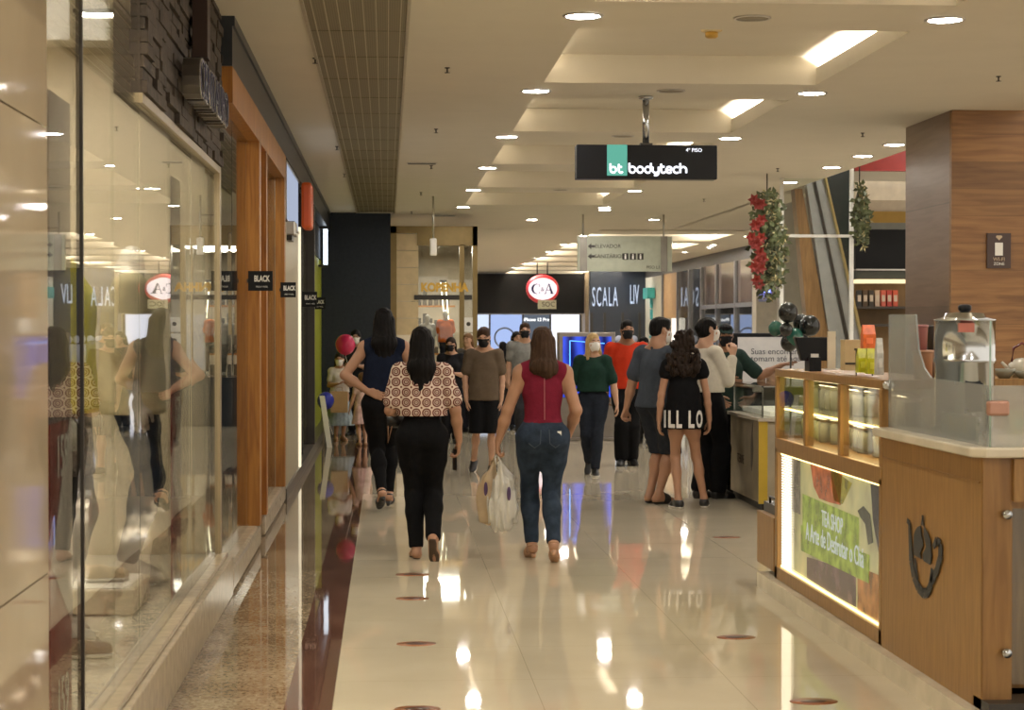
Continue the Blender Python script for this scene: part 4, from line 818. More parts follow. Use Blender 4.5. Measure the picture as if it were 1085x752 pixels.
# items standing on the case: dark monitor, card stand, boxes, bags
p = K(862, 390); ty = p.y; mo = empty('cash_monitor', (KX+.2, 10.7, 1.37), 'black cash register monitor on the display case seen from behind', 'monitor')
a_, b_ = atY(841, 357, 10.7), atY(880, 386, 10.7)
MB().prism([(a_.x-KX-.2, a_.z-1.37), (b_.x-KX-.2+.03, a_.z-1.37), (b_.x-KX-.2, .06), (a_.x-KX-.2+.04, .06)][::-1], .06, FRONT(Vector((0, .03, 0)))).build('housing', M_black, mo, bevel=.006); BX((a_.x+b_.x)/2-KX-.2-.03, (a_.x+b_.x)/2-KX-.2+.04, -.06, .06, .0, .08).build('foot', M_black, mo); BX((a_.x+b_.x)/2-KX-.2-.015, (a_.x+b_.x)/2-KX-.2+.03, -.035, -.03, .02, .1).build('label', M_metal, mo)
def stand(px0, px1, py0, py1, Y, name, lb, cat, cc, d=.06, shape='box'):
    a_, b_ = atY(px0, py0, Y), atY(px1, py1, Y); o = empty(name, ((a_.x+b_.x)/2, Y, b_.z), lb, cat); w = (b_.x-a_.x)/2; h = a_.z-b_.z
    return o, w, h
o, w, h = stand(877, 885, 351, 391.5, 10.2, 'price_stand', 'tall narrow cream sign stand on the display case', 'stand', None); BX(-w, w, -.01, .01, 0.006, h).build('card', mat('cream_card', (.62, .55, .42), .5), o); BX(-w*1.4, w*1.4, -.04, .04, 0, .006).build('foot', M_metal, o)
o, w, h = stand(893, 912, 361, 392, 9.9, 'cardboard_box', 'pale cardboard box behind the yellow bags on the case', 'box', None); BX(-w, w, -.05, .05, 0, h).build('carton', mat('kraft_pale', (.5, .38, .2), .7), o); BX(-w*1.02, w*1.02, -.052, .052, h, h+.006).build('flaps', mat('kraft_pale2', (.55, .42, .24), .7), o); BX(-w, w, -.054, -.05, h*.2, h*.26).build('dark_tape', M_frame, o)
for i, (x0_, x1_, t0, t1, Y, cc, nm) in enumerate([(908, 918, 369, 394.5, 9.45, (.42, .42, .01), 'left yellow-green tea pouch on the display case'), (918, 928, 369, 396, 9.35, (.45, .44, .01), 'right yellow-green tea pouch on the display case'), (913, 927, 344, 369, 9.6, (.65, .12, .01), 'orange paper gift bag above the yellow-green pouches'), (928, 935, 358, 397, 9.2, (.5, .5, .46), 'pale grey pouch beside the frosted guard')]):
    o, w, h = stand(x0_, x1_, t0, t1, Y, 'tea_pouch', nm, 'pouch', None)
    MB().add([(-w, -.03, 0), (w, -.03, 0), (w, .03, 0), (-w, .03, 0), (-w*.95, -.025, h*.6), (w*.95, -.025, h*.6), (w*.95, .025, h*.6), (-w*.95, .025, h*.6), (-w*.9, -.004, h), (w*.9, -.004, h), (w*.9, .004, h), (-w*.9, .004, h)], [(3, 2, 1, 0), (0, 1, 5, 4), (1, 2, 6, 5), (2, 3, 7, 6), (3, 0, 4, 7), (4, 5, 9, 8), (5, 6, 10, 9), (6, 7, 11, 10), (7, 4, 8, 11), (8, 9, 10, 11)]).build('bag', mat('pouch_'+str(i), cc, .35, var=.25, scale=30), o)
    BX(-w*.5, w*.5, -.034, -.03, h*.2, h*.45).build('label', mat('pouch_label_'+str(i), tuple(min(1, x*1.25+.05) for x in cc), .5), o)
o = empty('support_shelf', (atY(920, 370, 9.55).x, 9.6, 1.37), 'small dark riser carrying the orange gift bag', 'riser'); hz = atY(920, 369, 9.6).z-1.37; BX(-.05, .05, -.04, .04, hz-.012, hz).build('top', M_frame, o)
for sx_ in (-.045, .04): BX(sx_, sx_+.006, .03, .036, 0, hz-.012).build('leg', M_frame, o)
# balloons
bal = [(835, 331, 10.5, 'black'), (849, 342, 9, 'black'), (858, 345, 11, 'black'), (833, 349, 7, 'black'), (822, 348, 8, 'green'), (842, 357, 9.5, 'green'), (836, 363, 9, 'black')]
nm_ = ['topmost black balloon of the cluster', 'middle black balloon behind the largest one', 'largest black balloon at right of the cluster', 'small black balloon in the cluster centre', 'dark green balloon at left of the cluster', 'lower dark green balloon of the cluster', 'lowest black balloon partly behind the green one']
for i, (px, py, r_, cc) in enumerate(bal):
    Y = 14.6+.12*((i*5) % 3)+(.15 if i == 6 else 0); p = atY(px, py, Y); rr = r_*Y/FPX
    o = empty('balloon', p, nm_[i]+' by the kiosk', 'balloon', 'dark balloon cluster'); MB().ell((0, 0, 0), (rr, rr, rr*1.06), 28).build('skin', mat('balloon_'+cc, (.012, .014, .014) if cc == 'black' else (.02, .10, .075), .12, var=.05), o); MB().lathe([(0, -rr*1.12), (rr*.08, -rr*1.12), (.003, -rr*1.04)], 10).build('knot', mat('balloon_'+cc, (0, 0, 0)), o)
pb = atY(840, 375, 14.75); o = empty('balloon_pole', (pb.x, 14.8, 0), 'thin dark pole holding up the balloon cluster', 'pole'); MB().tube([(0, .03, 0), (0, .03, 1.62)], .008).build('pole', M_frame, o); MB().lathe([(0, 0), (.1, 0), (.1, .015), (0, .02)], 20, Matrix.Translation((0, .03, 0))).build('base', M_frame, o)
# white notice board
YN = 18.9; a_, b_ = atY(782, 357, YN), atY(853, 409, YN); o = empty('notice_board', (a_.x, YN, 0), 'white board with grey Portuguese lettering behind the steel kiosk', 'sign'); w = b_.x-a_.x
BX(0, w, 0, .02, b_.z, a_.z).build('board', mat('board_white', (.62, .6, .57), .4, emit=(1, .95, .9), es=.12), o); BX(-.06, w+.04, .03, .1, .0, a_.z+.04).build('dark_backing', M_black, o, bevel=.02)
z1_ = atY(800, 372.5, YN).z; z2_ = atY(800, 380, YN).z
text('lettering', 'Suas encomendas', .085, FRONT(Vector((.13, -.003, z1_))), mat('grey_print', (.09, .09, .1), .5), o, align='LEFT', ext=.001); text('lettering', 'tomam até aqui', .085, FRONT(Vector((.13, -.003, z2_))), mat('grey_print', (.09, .09, .1), .5), o, align='LEFT', ext=.001)
q = MB()
for pa, pc in ((802, 811), (812, 822), (823, 833)): A_, B_ = atY(pa, 391.5, YN), atY(pc, 409, YN); q.box(A_.x-a_.x, B_.x-a_.x, -.006, 0, B_.z, A_.z)
q.build('picture_tiles', mat('tile_print', (.35, .22, .14), .4, var=.7, scale=12), o)
# steel snack kiosk with glazed top
SX = 3.30; Sx = lambda px, py: atX(px, py, SX); ya, yb = Sx(806, 480).y, Sx(774, 480).y
o = empty('steel_kiosk', (SX, ya, 0), 'brushed metal snack kiosk with glass display top', 'kiosk'); w = yb-ya; bt = mat('brushed_bronze', (.50, .43, .31), .3, .65, var=.15, scale=6)
zk = .79; BX(0, .45, 0, w, .06, zk).box(.45, 1.3, 0, w, .06, zk).build('body', bt, o, bevel=.01); BX(.02, 1.28, .03, w-.03, 0, .06).build('plinth', M_frame, o); BX(-.02, .06, -.012, .0, .06, zk).build('yellow_edge_strip', mat('yellow_strip', (.6, .42, .05), .4), o)
BX(.06, 1.3, -.015, 0, .08, zk-.03).build('end_panel', mat('pale_steel', (.55, .5, .4), .3, .5), o)
BX(-.03, 1.32, -.03, w+.02, zk, zk+.03).build('counter_top', mat('pale_counter', (.55, .5, .42), .25), o)
q = MB(); q.box(.02, 1.2, .04, w-.03, zk+.3, zk+.31); q.box(.02, .03, .04, w-.03, zk+.03, zk+.3); q.box(.02, 1.2, w-.04, w-.03, zk+.03, zk+.3); q.box(.02, 1.2, .04, .05, zk+.03, zk+.3); q.build('glass_box', M_clear, o)
q = MB()
for yy in (.04, w-.05):
    for xx in (.02, 1.19): q.box(xx, xx+.012, yy, yy+.012, zk+.03, zk+.31)
q.box(.02, 1.2, .04, .052, zk+.3, zk+.312); q.box(.02, .032, .04, w-.03, zk+.3, zk+.312); q.build('glass_edges', M_steel, o)
BX(.1, 1.15, .08, w-.08, zk+.04, zk+.08).build('lit_tray', mat('lit_tray', (.7, .66, .55), .3, emit=(1, .9, .7), es=.3), o)
p = Sx(785, 480); text('lettering', 'TERRE', .12, WEST(Vector((-.003, p.y-ya, Sx(785, 486).z))), mat('dark_print', (.07, .05, .04), .5), o, ext=.001, xs=1.0)
p = Sx(797, 470); MB().prism([(-.05, -.2), (.0, -.25), (.06, -.05), (.03, .1), (.07, .25), (.0, .15), (-.05, .0)], .002, WEST(Vector((-.001, p.y-ya, p.z)))).build('leaf_print', mat('dark_print', (.07, .05, .04), .5), o)
o = empty('side_counter', (SX+.35, 14.6, 0), 'pale round-ended side counter between snack kiosk and display case', 'counter'); zz = atY(808, 422, 14.8).z
MB().prism([(-.15+.15*math.cos(R(t))*-1*-1-0, .45+.45*math.sin(R(t))) for t in range(90, 271, 15)]+[(1.4, 0), (1.4, .9)], .05, Matrix.Translation((0, 0, zz-.05))).build('top', mar, o); BX(-.1, 1.35, .08, .8, .0, zz-.05).build('body', mat('pale_steel', (.55, .5, .4), .3, .5), o)
# floor stickers
for i, (px, py, wd) in enumerate([(437, 608.5, 36), (437, 634, 36), (441, 682, 42), (442, 751, 50), (770, 569, 30), (780, 675, 42), (862, 743, 52)]):
    p = atZ(px, py, 0); o = empty('floor_sticker', (p.x, p.y, 0), (f'{["far", "upper middle", "lower middle", "bottom-edge"][i]} brown oval floor sticker in the left walking line' if i < 4 else f'{["far", "middle", "near"][i-4]} brown oval floor sticker beside the kiosk'), 'floor sticker', 'round distancing stickers on the floor')
    r_ = wd*p.y/FPX/2; MB().lathe([(0, .0012), (r_, .0012), (r_, 0)], 32, Matrix.Diagonal((1, .72, 1, 1))).build('disc', mat('sticker_brown', (.28, .10, .035), .3, var=.1), o)
    MB().lathe([(0, .0018), (r_*.55, .0018), (r_*.55, .0012)], 24, Matrix.Diagonal((1, .6, 1, 1))).build('footprint_mark', mat('sticker_dark', (.07, .03, .02), .3), o)
# ================================================================== PEOPLE: smooth-blended body fields turned into one continuous surface
V3 = lambda *a: np.array(a, float)
def unit(v): v = np.asarray(v, float); return v/(np.linalg.norm(v)+1e-9)
def C_(a, b, ra, rb=None, k=.03): return ('c', V3(*a), V3(*b), ra, ra if rb is None else rb, k)
def E_(c, r, k=.03, M=None): return ('e', V3(*c), V3(*r), M, k)
class Field:
    def __init__(s, lo, hi, h):
        s.lo = np.asarray(lo, float); s.h = h; s.n = np.ceil((np.asarray(hi)-s.lo)/h).astype(int)+1
        s.F = np.full(s.n, .5, np.float32); s.ax = [s.lo[i]+h*np.arange(s.n[i]) for i in range(3)]
    def sub(s, lo, hi):
        i0 = np.clip(((lo-s.lo)/s.h).astype(int), 0, s.n-1); i1 = np.clip(((hi-s.lo)/s.h).astype(int)+2, 1, s.n)
        sl = tuple(slice(a, b) for a, b in zip(i0, i1))
        X, Y, Z = np.meshgrid(*[s.ax[i][sl[i]] for i in range(3)], indexing='ij', sparse=True)
        return sl, X, Y, Z
    def d(s, p, infl, X, Y, Z):
        if p[0] == 'c':
            a, b, ra, rb = p[1], p[2], p[3]+infl, p[4]+infl; ba = b-a; L2 = float(ba@ba)+1e-9
            px, py, pz = X-a[0], Y-a[1], Z-a[2]; t = np.clip((px*ba[0]+py*ba[1]+pz*ba[2])/L2, 0, 1)
            return np.sqrt((px-t*ba[0])**2+(py-t*ba[1])**2+(pz-t*ba[2])**2)-(ra+(rb-ra)*t)
        c, r, M = p[1], p[2]+infl, p[3]; px, py, pz = X-c[0], Y-c[1], Z-c[2]
        if M is not None: px, py, pz = [M[0, i]*px+M[1, i]*py+M[2, i]*pz for i in range(3)]
        k0 = np.sqrt((px/r[0])**2+(py/r[1])**2+(pz/r[2])**2); k1 = np.sqrt((px/r[0]**2)**2+(py/r[1]**2)**2+(pz/r[2]**2)**2)
        return k0*(k0-1)/(k1+1e-6)
    def box(s, p, infl, m):
        if p[0] == 'c': rr = max(p[3], p[4])+infl+m; return np.minimum(p[1], p[2])-rr, np.maximum(p[1], p[2])+rr
        rr = (p[2].max() if p[3] is not None else p[2])+infl+m; return p[1]-rr, p[1]+rr
    def add(s, prims, infl=0.):
        for p in prims:
            k = p[-1]; lo, hi = s.box(p, infl, k+.03); sl, X, Y, Z = s.sub(lo, hi)
            if min(x.stop-x.start for x in sl) <= 0: continue
            D = s.d(p, infl, X, Y, Z); G = s.F[sl]; hh = np.clip(.5+.5*(G-D)/k, 0, 1); s.F[sl] = G*(1-hh)+D*hh-k*hh*(1-hh)
        return s
    def cut(s, pt, n):        # keeps the side the normal points away from
        n = unit(n); X, Y, Z = np.meshgrid(*s.ax, indexing='ij', sparse=True)
        s.F = np.maximum(s.F, (X-pt[0])*n[0]+(Y-pt[1])*n[1]+(Z-pt[2])*n[2]); return s
    def minus(s, prims, infl=0.):
        for p in prims:
            lo, hi = s.box(p, infl, .03); sl, X, Y, Z = s.sub(lo, hi); s.F[sl] = np.maximum(s.F[sl], -s.d(p, infl, X, Y, Z))
        return s
    def noise(s, amp, f, seed=0, st=(1, 1, 1)):
        X, Y, Z = np.meshgrid(*s.ax, indexing='ij', sparse=True); rn = np.random.RandomState(seed); acc = 0
        for _ in range(4):
            w = rn.randn(3)*f*np.array(st); acc = acc+np.sin(X*w[0]+Y*w[1]+Z*w[2]+rn.rand()*6)
        s.F = s.F+(amp*acc/2).astype(np.float32); return s
    def mesh(s):
        F = s.F; h = s.h; S = F < 0
        S[0] = S[-1] = False; S[:, 0] = S[:, -1] = False; S[:, :, 0] = S[:, :, -1] = False
        F = np.where(S, F, np.abs(F)+1e-6); nx, ny, nz = F.shape
        sh = [(i, j, k) for i in (0, 1) for j in (0, 1) for k in (0, 1)]
        cnt = sum(S[i:nx-1+i, j:ny-1+j, k:nz-1+k].astype(np.int8) for i, j, k in sh)
        idx = np.argwhere((cnt > 0) & (cnt < 8)); ids = -np.ones((nx-1, ny-1, nz-1), np.int32); ids[tuple(idx.T)] = np.arange(len(idx))
        acc = np.zeros((len(idx), 3)); w = np.zeros(len(idx))
        for a in sh:
            for ax in range(3):
                if a[ax]: continue
                b = list(a); b[ax] = 1; pa = idx+a; pb = idx+b; fa = F[tuple(pa.T)]; fb = F[tuple(pb.T)]; m = (fa < 0) != (fb < 0)
                t = fa[m]/(fa[m]-fb[m]); acc[m] += pa[m]+(pb[m]-pa[m])*t[:, None]; w[m] += 1
        V = s.lo+h*acc/w[:, None]; Q = []
        for ax in range(3):
            u, v = [(1, 2), (2, 0), (0, 1)][ax]; sl0 = [slice(None)]*3; sl1 = [slice(None)]*3; sl0[ax] = slice(0, -1); sl1[ax] = slice(1, None)
            A, B = S[tuple(sl0)], S[tuple(sl1)]; e = np.argwhere(A != B); 
            ok = (e[:, u] > 0) & (e[:, v] > 0); e = e[ok]; flip = A[tuple(e.T)]
            du = np.zeros(3, int); du[u] = 1; dv = np.zeros(3, int); dv[v] = 1
            q = np.stack([ids[tuple((e-du-dv).T)], ids[tuple((e-dv).T)], ids[tuple(e.T)], ids[tuple((e-du).T)]], 1)
            q[~flip] = q[~flip][:, ::-1]; Q.append(q)
        return V, np.concatenate(Q)
def fobj(name, F, m, parent, s=1.0, smooth_it=1):
    V, Q = F.mesh()
    if len(V) == 0: return None
    for _ in range(smooth_it):       # one pass of neighbour averaging
        acc = np.zeros_like(V); n = np.zeros(len(V))
        for a in range(4):
            for b in ((a+1) % 4,): np.add.at(acc, Q[:, a], V[Q[:, b]]); np.add.at(n, Q[:, a], 1); np.add.at(acc, Q[:, b], V[Q[:, a]]); np.add.at(n, Q[:, b], 1)
        V = V*.45+.55*acc/n[:, None]
    V = V*s; me = bpy.data.meshes.new(name); me.vertices.add(len(V)); me.vertices.foreach_set('co', V.astype(np.float32).ravel())
    me.loops.add(len(Q)*4); me.loops.foreach_set('vertex_index', Q.astype(np.int32).ravel()); me.polygons.add(len(Q))
    me.polygons.foreach_set('loop_start', np.arange(0, len(Q)*4, 4, dtype=np.int32)); me.update(calc_edges=True); me.validate()
    me.polygons.foreach_set('use_smooth', np.ones(len(me.polygons), bool)); me.materials.append(m)
    o = bpy.data.objects.new(name, me); COL.objects.link(o)
    if parent: o.parent = parent
    return o
SKIN = {'light': (.50, .29, .19), 'tan': (.40, .215, .13), 'brown': (.27, .135, .075), 'plaster': (.55, .52, .46)}
def fabric(name, col, var=.15, scale=25, rough=.85, bump=.25): return mat('fabric_'+name, col, rough, var=var, scale=scale, bump=bump, bscale=90, spec=.12)
HAIRC = {'black': (.006, .005, .005), 'dark': (.022, .014, .010), 'brown': (.048, .026, .015), 'blonde': (.42, .29, .13), 'lightbrown': (.16, .085, .04)}
def hairmat(k): return mat('hair_'+k, HAIRC[k], .55, var=.35, scale=18, stretch=(6, 6, .6), bump=.25, bscale=40, spec=.12)
class Person:
    def __init__(s, px, py, H, rz, label, sex='f', skin='tan', girth=1.0, h=.008, hip=(0, 0, 0), lean=0., feet=None, arms=None, head=(0, 0, 0), headscale=1.0, Y=None, cat='person', base=None, z0=0, name='person', bone=1.0):
        s.S = H/1.70; s.sex = sex; s.h = h/s.S if s.S < 1 else h; g = girth; s.g = g
        p = base if base is not None else atZ(px, py, 0)
        s.root = empty(name, (p[0], p[1], z0), label, cat, rz=R(rz)); s.skin = mat('skin_'+skin, SKIN[skin], .5 if skin != 'plaster' else .35, var=.06, scale=10)
        f = sex == 'f'; sh = (.158 if f else .190)*bone; HP = V3(*hip)
        top = lambda x, y, z: V3(x+lean*0, y+lean*(z-.95), z)+HP*np.array([1, 1, 1])
        s.top = top
        # torso
        T = [E_(top(0, .0, .93), (.155*g if f else .145*g, .108*g, .125)), E_(top(0, .0, 1.07), ((.118 if f else .135)*g, .092*g, .15), .05),
             E_(top(0, .0, 1.24), ((.138 if f else .158)*g, .098*g, .17), .05), C_(top(-sh+.03, -.01, 1.375), top(sh-.03, -.01, 1.375), .052, .052, .05)]
        for q in (-1, 1): T.append(E_(top(q*.075*g, -.06*g, .895), (.088*g, .075*g, .09), .04))
        if f:
            for q in (-1, 1): T.append(E_(top(q*.07, .075, 1.245), (.062*g, .055*g, .062), .04))
        s.T = T
        s.neck = [C_(top(0, -.012, 1.38), top(0, .005, 1.50), .056 if f else .064, .05 if f else .058, .035), C_(top(-.1, -.02, 1.40), top(0, -.015, 1.455), .035, .045, .05), C_(top(.1, -.02, 1.40), top(0, -.015, 1.455), .035, .045, .05)]
        # legs
        s.legs = {}; feet = feet or {-1: (-.09, 0, 0, 0, 8), 1: (.09, 0, 0, 0, 8)}
        s.footM = {}
        for q in (-1, 1):
            fx, fy, fz, pitch, out = feet[q]; hp = V3(q*.085*g, 0, .89)+HP; 
            Mr = Matrix.Rotation(R(-q*out), 3, 'Z') @ Matrix.Rotation(R(-pitch), 3, 'X'); M = np.array(Mr)
            ball = V3(fx, fy+.11, fz)          # the ball of the foot stays put, the heel lifts
            ank = ball+M@V3(0, -.11-.03, .085)
            d = ank-hp; L = min(np.linalg.norm(d), .829); dn = unit(d); ank = hp+dn*L if np.linalg.norm(d) > .829 else ank
            a1, a2 = .42, .41; x = (a1*a1-a2*a2+L*L)/(2*L); y = math.sqrt(max(a1*a1-x*x, 0)); fw = V3(0, 1, 0)-dn*dn[1]; kn = hp+dn*x+unit(fw)*y
            back = -unit(fw)
            s.legs[q] = dict(hp=hp, kn=kn, ank=ank, P=[C_(hp, kn, .086*g, .054*g, .04), C_(kn, kn+(ank-kn)*.35, .052*g, .053*g, .03), C_(kn+(ank-kn)*.35, ank, .05*g, .033, .03), E_(kn+(ank-kn)*.3+back*.016, (.045*g, .045*g, .1), .03), C_(hp+V3(0, -.01, .0), hp+(kn-hp)*.4, .09*g, .08*g, .05)])
            s.footM[q] = (ank, M)
            s.legs[q]['F'] = [C_(ank, ank+M@V3(0, -.035, -.05), .034, .032, .02), C_(ank+M@V3(0, -.03, -.05), ank+M@V3(0, .1, -.058), .031, .027, .025), C_(ank+M@V3(0, .02, -.015), ank+M@V3(q*.005, .13, -.062), .03, .024, .025), C_(ank+M@V3(q*.02, .09, -.06), ank+M@V3(q*.012, .155, -.066), .022, .018, .02)]
        # arms
        s.arms = {}; arms = arms or {}
        for q in (-1, 1):
            a = arms.get(q) or dict(); sp = top(q*sh, -.01, 1.365)
            el = sp+V3(*a.get('up', (q*.12, -.08, -1)))/np.linalg.norm(a.get('up', (q*.12, -.08, -1)))*.285; fd = unit(a.get('fo', (q*.02, .18, -1))); wr = el+fd*.245
            hd = unit(a.get('hd', fd)); nn = V3(*a.get('n', (-q, .0, 0))); nn = unit(nn-hd*(nn@hd)); w = np.cross(hd, nn); th = a.get('th', None)
            side = V3(*(a.get('thd', (0, 1, 0)))); w = w if w@side >= 0 else -w
            cu = a.get('curl', .55); wd = a.get('thick', 1.0)
            P = [C_(sp, el, .052*g*wd, .04*g*wd, .03), C_(el, el+fd*.09, .04*g*wd, .041*g*wd, .02), C_(el+fd*.09, wr, .04*g*wd, .026, .02), E_(sp, (.058*g, .055*g, .06), .03)]
            Hn = []
            for j, (o_, L_) in enumerate([(.030, .070), (.010, .078), (-.010, .073), (-.029, .058)]):
                k0 = wr+hd*.088+w*o_-hd*abs(o_)*.2; Hn.append(C_(wr+hd*.01+w*o_*.45, k0, .017, .0125, .008))
                d1 = unit(hd*math.cos(cu*.6)+nn*math.sin(cu*.6)+w*o_*2.0); k1 = k0+d1*L_*.5; d2 = unit(hd*math.cos(cu*1.5)+nn*math.sin(cu*1.5)+w*o_*2.0); k2 = k1+d2*L_*.32; d3 = unit(hd*math.cos(cu*2.3)+nn*math.sin(cu*2.3)); k3 = k2+d3*L_*.22
                Hn += [C_(k0, k1, .0105, .0095, .003), C_(k1, k2, .0095, .009, .003), C_(k2, k3, .009, .008, .003)]
            t0 = wr+hd*.03+w*.02; t1 = t0+unit(hd*.6+w*.75+nn*.35)*.042; t2 = t1+unit(hd*.9+w*.25+nn*.35)*.03; t3 = t2+unit(hd+nn*.3)*.022
            Hn += [C_(t0, t1, .016, .0125, .008), C_(t1, t2, .0115, .0105, .003), C_(t2, t3, .0105, .009, .003)]
            s.arms[q] = dict(sp=sp, el=el, wr=wr, hd=hd, P=P, H=Hn, tip=wr+hd*.16)
        # head
        yaw, pit, rol = head; s.hc = top(0, .015, 1.582); hs = headscale*1.0; s.hs = hs
        MH = np.array(Matrix.Rotation(R(yaw), 3, 'Z') @ Matrix.Rotation(R(pit), 3, 'X') @ Matrix.Rotation(R(rol), 3, 'Y')); s.MH = MH
        piv = top(0, 0, 1.50)
        if hs != 1: s.hc = piv+(s.hc-piv)*hs
        s.hc = piv+MH@(s.hc-piv); hc = s.hc
        hp_ = lambda x, y, z: hc+MH@(V3(x, y, z)*hs); s.hp_ = hp_
        def HE(c, r, k=.02): return E_(hp_(*c), V3(*r)*hs, k*hs, MH)
        def HC(a, b, ra, rb, k=.01): return C_(hp_(*a), hp_(*b), ra*hs, rb*hs, k*hs)
        s.HE, s.HC = HE, HC
        s.skull = [HE((0, -.012, .028), (.074, .092, .088)), HE((0, .022, -.03), (.06, .064, .085), .03), HE((0, .07, -.092), (.024, .02, .02), .03)]
        s.face = [HC((0, .084, .012), (0, .103, -.02), .008, .0125, .012), HE((0, .072, .022), (.05, .018, .011), .015), HE((.0, .083, -.05), (.023, .01, .008), .01), HE((-.075, -.005, -.005), (.009, .017, .028), .008), HE((.075, -.005, -.005), (.009, .017, .028), .008), HE((-.04, .058, -.03), (.022, .022, .022), .02), HE((.04, .058, -.03), (.022, .022, .022), .02)]
        if hs != 1 or True: s.neck.append(C_(top(0, .0, 1.46), hp_(0, -.015, -.06), .05 if f else .058, .048 if f else .055, .03))
    def allprims(s):
        P = s.T+s.neck+s.skull+s.face
        for q in (-1, 1): P = P+s.legs[q]['P']+s.legs[q]['F']+s.arms[q]['P']+s.arms[q]['H']
        return P
    def grid(s, prims, pad=.02, infl=0., h=None):
        lo = np.full(3, 9.); hi = -lo
        f = Field((0, 0, 0), (.1, .1, .1), .1)
        for p in prims: a, b = f.box(p, infl, .0); lo = np.minimum(lo, a); hi = np.maximum(hi, b)
        return Field(lo-pad, hi+pad, h or s.h)
    def make_body(s, eyes=True, headless=False):
        P = s.allprims()
        if headless: P = [p for p in P if not any(p is q for q in s.skull+s.face)]
        F = s.grid(P, h=s.h*.9).add(P); s.body = fobj('body', F, s.skin, s.root, s.S, 1)
        if eyes:
            q = MB(); w = MB()
            for sx in (-1, 1):
                c = s.hp_(sx*.029, .077, .006)*s.S; q.ell(c, np.array((.013, .008, .0065))*s.S*s.hs, 12); 
                a, b = s.hp_(sx*.014, .087, .028)*s.S, s.hp_(sx*.048, .074, .028)*s.S; w.tube([a, (Vector(a)+Vector(b))/2+Vector((0, 0, .005)), b], .0045*s.S, 6)
            q.build('eyes', mat('eye_dark', (.03, .02, .018), .2), s.root); w.build('eyebrows', hairmat('dark'), s.root)
        return s
    def garment(s, name, m, prims, infl, cuts=(), minus=(), minfl=0., noise=.0018, f=22, seed=1, h=None, st=(1, 1, 1)):
        F = s.grid(prims, .03, infl, h).add(prims, infl)
        if noise: F.noise(noise, f, seed, st)
        for pt, n in cuts: F.cut(pt, n)
        if minus: F.minus(minus, minfl)
        return fobj(name, F, m, s.root, s.S)
    def shirt(s, m, hem=.90, sleeve=.55, infl=.014, loose=.0, neck=.046, name='shirt', seed=1, puff=0., v=0, extra=(), noise=.0025, collar=None, hemtilt=0.):
        P = [p for p in s.T]; 
        if loose: P = P+[C_(s.top(0, 0, 1.25), s.top(0, 0, hem+.02), .11+loose*.3, .115+loose, .06), C_(s.top(-.05, 0, 1.2), s.top(-.07, 0, hem), .1, .1+loose, .05), C_(s.top(.05, 0, 1.2), s.top(.07, 0, hem), .1, .1+loose, .05)]
        cuts = [(s.top(0, 0, hem), (0, hemtilt, -1))]
        for q in (-1, 1):
            a = s.arms[q]; d = a['el']-a['sp']
            if sleeve > 0:
                if sleeve <= 1: e = a['sp']+d*sleeve; P = P+[C_(a['sp'], e, .051+puff*.3, .044+.008+puff, .03), E_(a['sp']+V3(0, 0, .004), (.058*s.g, .055*s.g, .058), .03)]
                else:
                    fd = a['wr']-a['el']; P = P+[C_(a['sp'], a['el'], .055, .046+puff, .03), C_(a['el'], a['el']+fd*(sleeve-1), .045, .036, .02)]
            else: P = P+[E_(a['sp']+V3(-q*.03, 0, .005), (.035, .05, .055), .02), C_(a['sp']+V3(-q*.02, 0, .0), s.top(q*.05, -.02, 1.44), .05, .035, .03)]
        mn = [C_(s.top(0, -.0, 1.44), s.top(0, .03, 1.6), neck, neck+.03), ]
        if sleeve == 0: mn += [C_(s.arms[q]['sp']+V3(q*.062, 0, .06), s.arms[q]['sp']+V3(q*.055, 0, -.1), .045, .038) for q in (-1, 1)]
        o = s.garment(name, m, P+list(extra), infl if not isinstance(infl, tuple) else infl[0], cuts, mn, 0, noise, 24, seed)
        if collar:
            F = Field(s.top(-.12, -.12, 1.36), s.top(.12, .12, 1.52), .006); F.add([C_(s.top(0, -.012, 1.42), s.top(0, .0, 1.47), .07, .064)]); F.minus([C_(s.top(0, -.012, 1.3), s.top(0, .0, 1.6), .058, .052)]).cut(s.top(0, 0, 1.47), (0, -.3, 1)).cut(s.top(0, 0, 1.41), (0, .3, -1)).minus([C_(s.top(0, .1, 1.5), s.top(0, .1, 1.4), .03, .012)]); fobj('collar', F, collar, s.root, s.S)
        return o
    def trousers(s, m, top=1.02, bottom=.07, infl=.012, ank=.0, name='trousers', seed=2, noise=.002, knee=None):
        P = [p for p in s.T[:2]]+s.T[4:6]
        for q in (-1, 1):
            l = s.legs[q]; P = P+l['P']
            if ank: P = P+[C_(l['kn']+(l['ank']-l['kn'])*.1, l['kn']+(l['ank']-l['kn'])*(.93), .05+ank*.5, .035+ank, .03)]
            if knee: P = P+[C_(l['hp'], l['hp']+(l['kn']-l['hp'])*1.1, .09+knee*.3, .062+knee, .03)]
        cuts = [(s.top(0, 0, top), (0, 0, 1))]
        if knee is None:
            F = s.grid(P, .03, infl).add(P, infl); F.noise(noise, 26, seed)
            F.cut(s.top(0, 0, top), (0, 0, 1))
            for q in (-1, 1):       # hem just above each ankle
                l = s.legs[q]; d = unit(l['ank']-l['kn']); F.minus([C_(l['ank']+d*(.06), l['ank']+d*.12, .07, .1)])
            return fobj(name, F, m, s.root, s.S)
        zk = min(s.legs[q]['kn'][2] for q in (-1, 1))+(bottom)
        F = s.grid(P, .03, infl).add(P, infl); F.noise(noise, 20, seed); F.cut(s.top(0, 0, top), (0, 0, 1)); F.cut((0, 0, zk), (0, 0, -1)); return fobj(name, F, m, s.root, s.S)
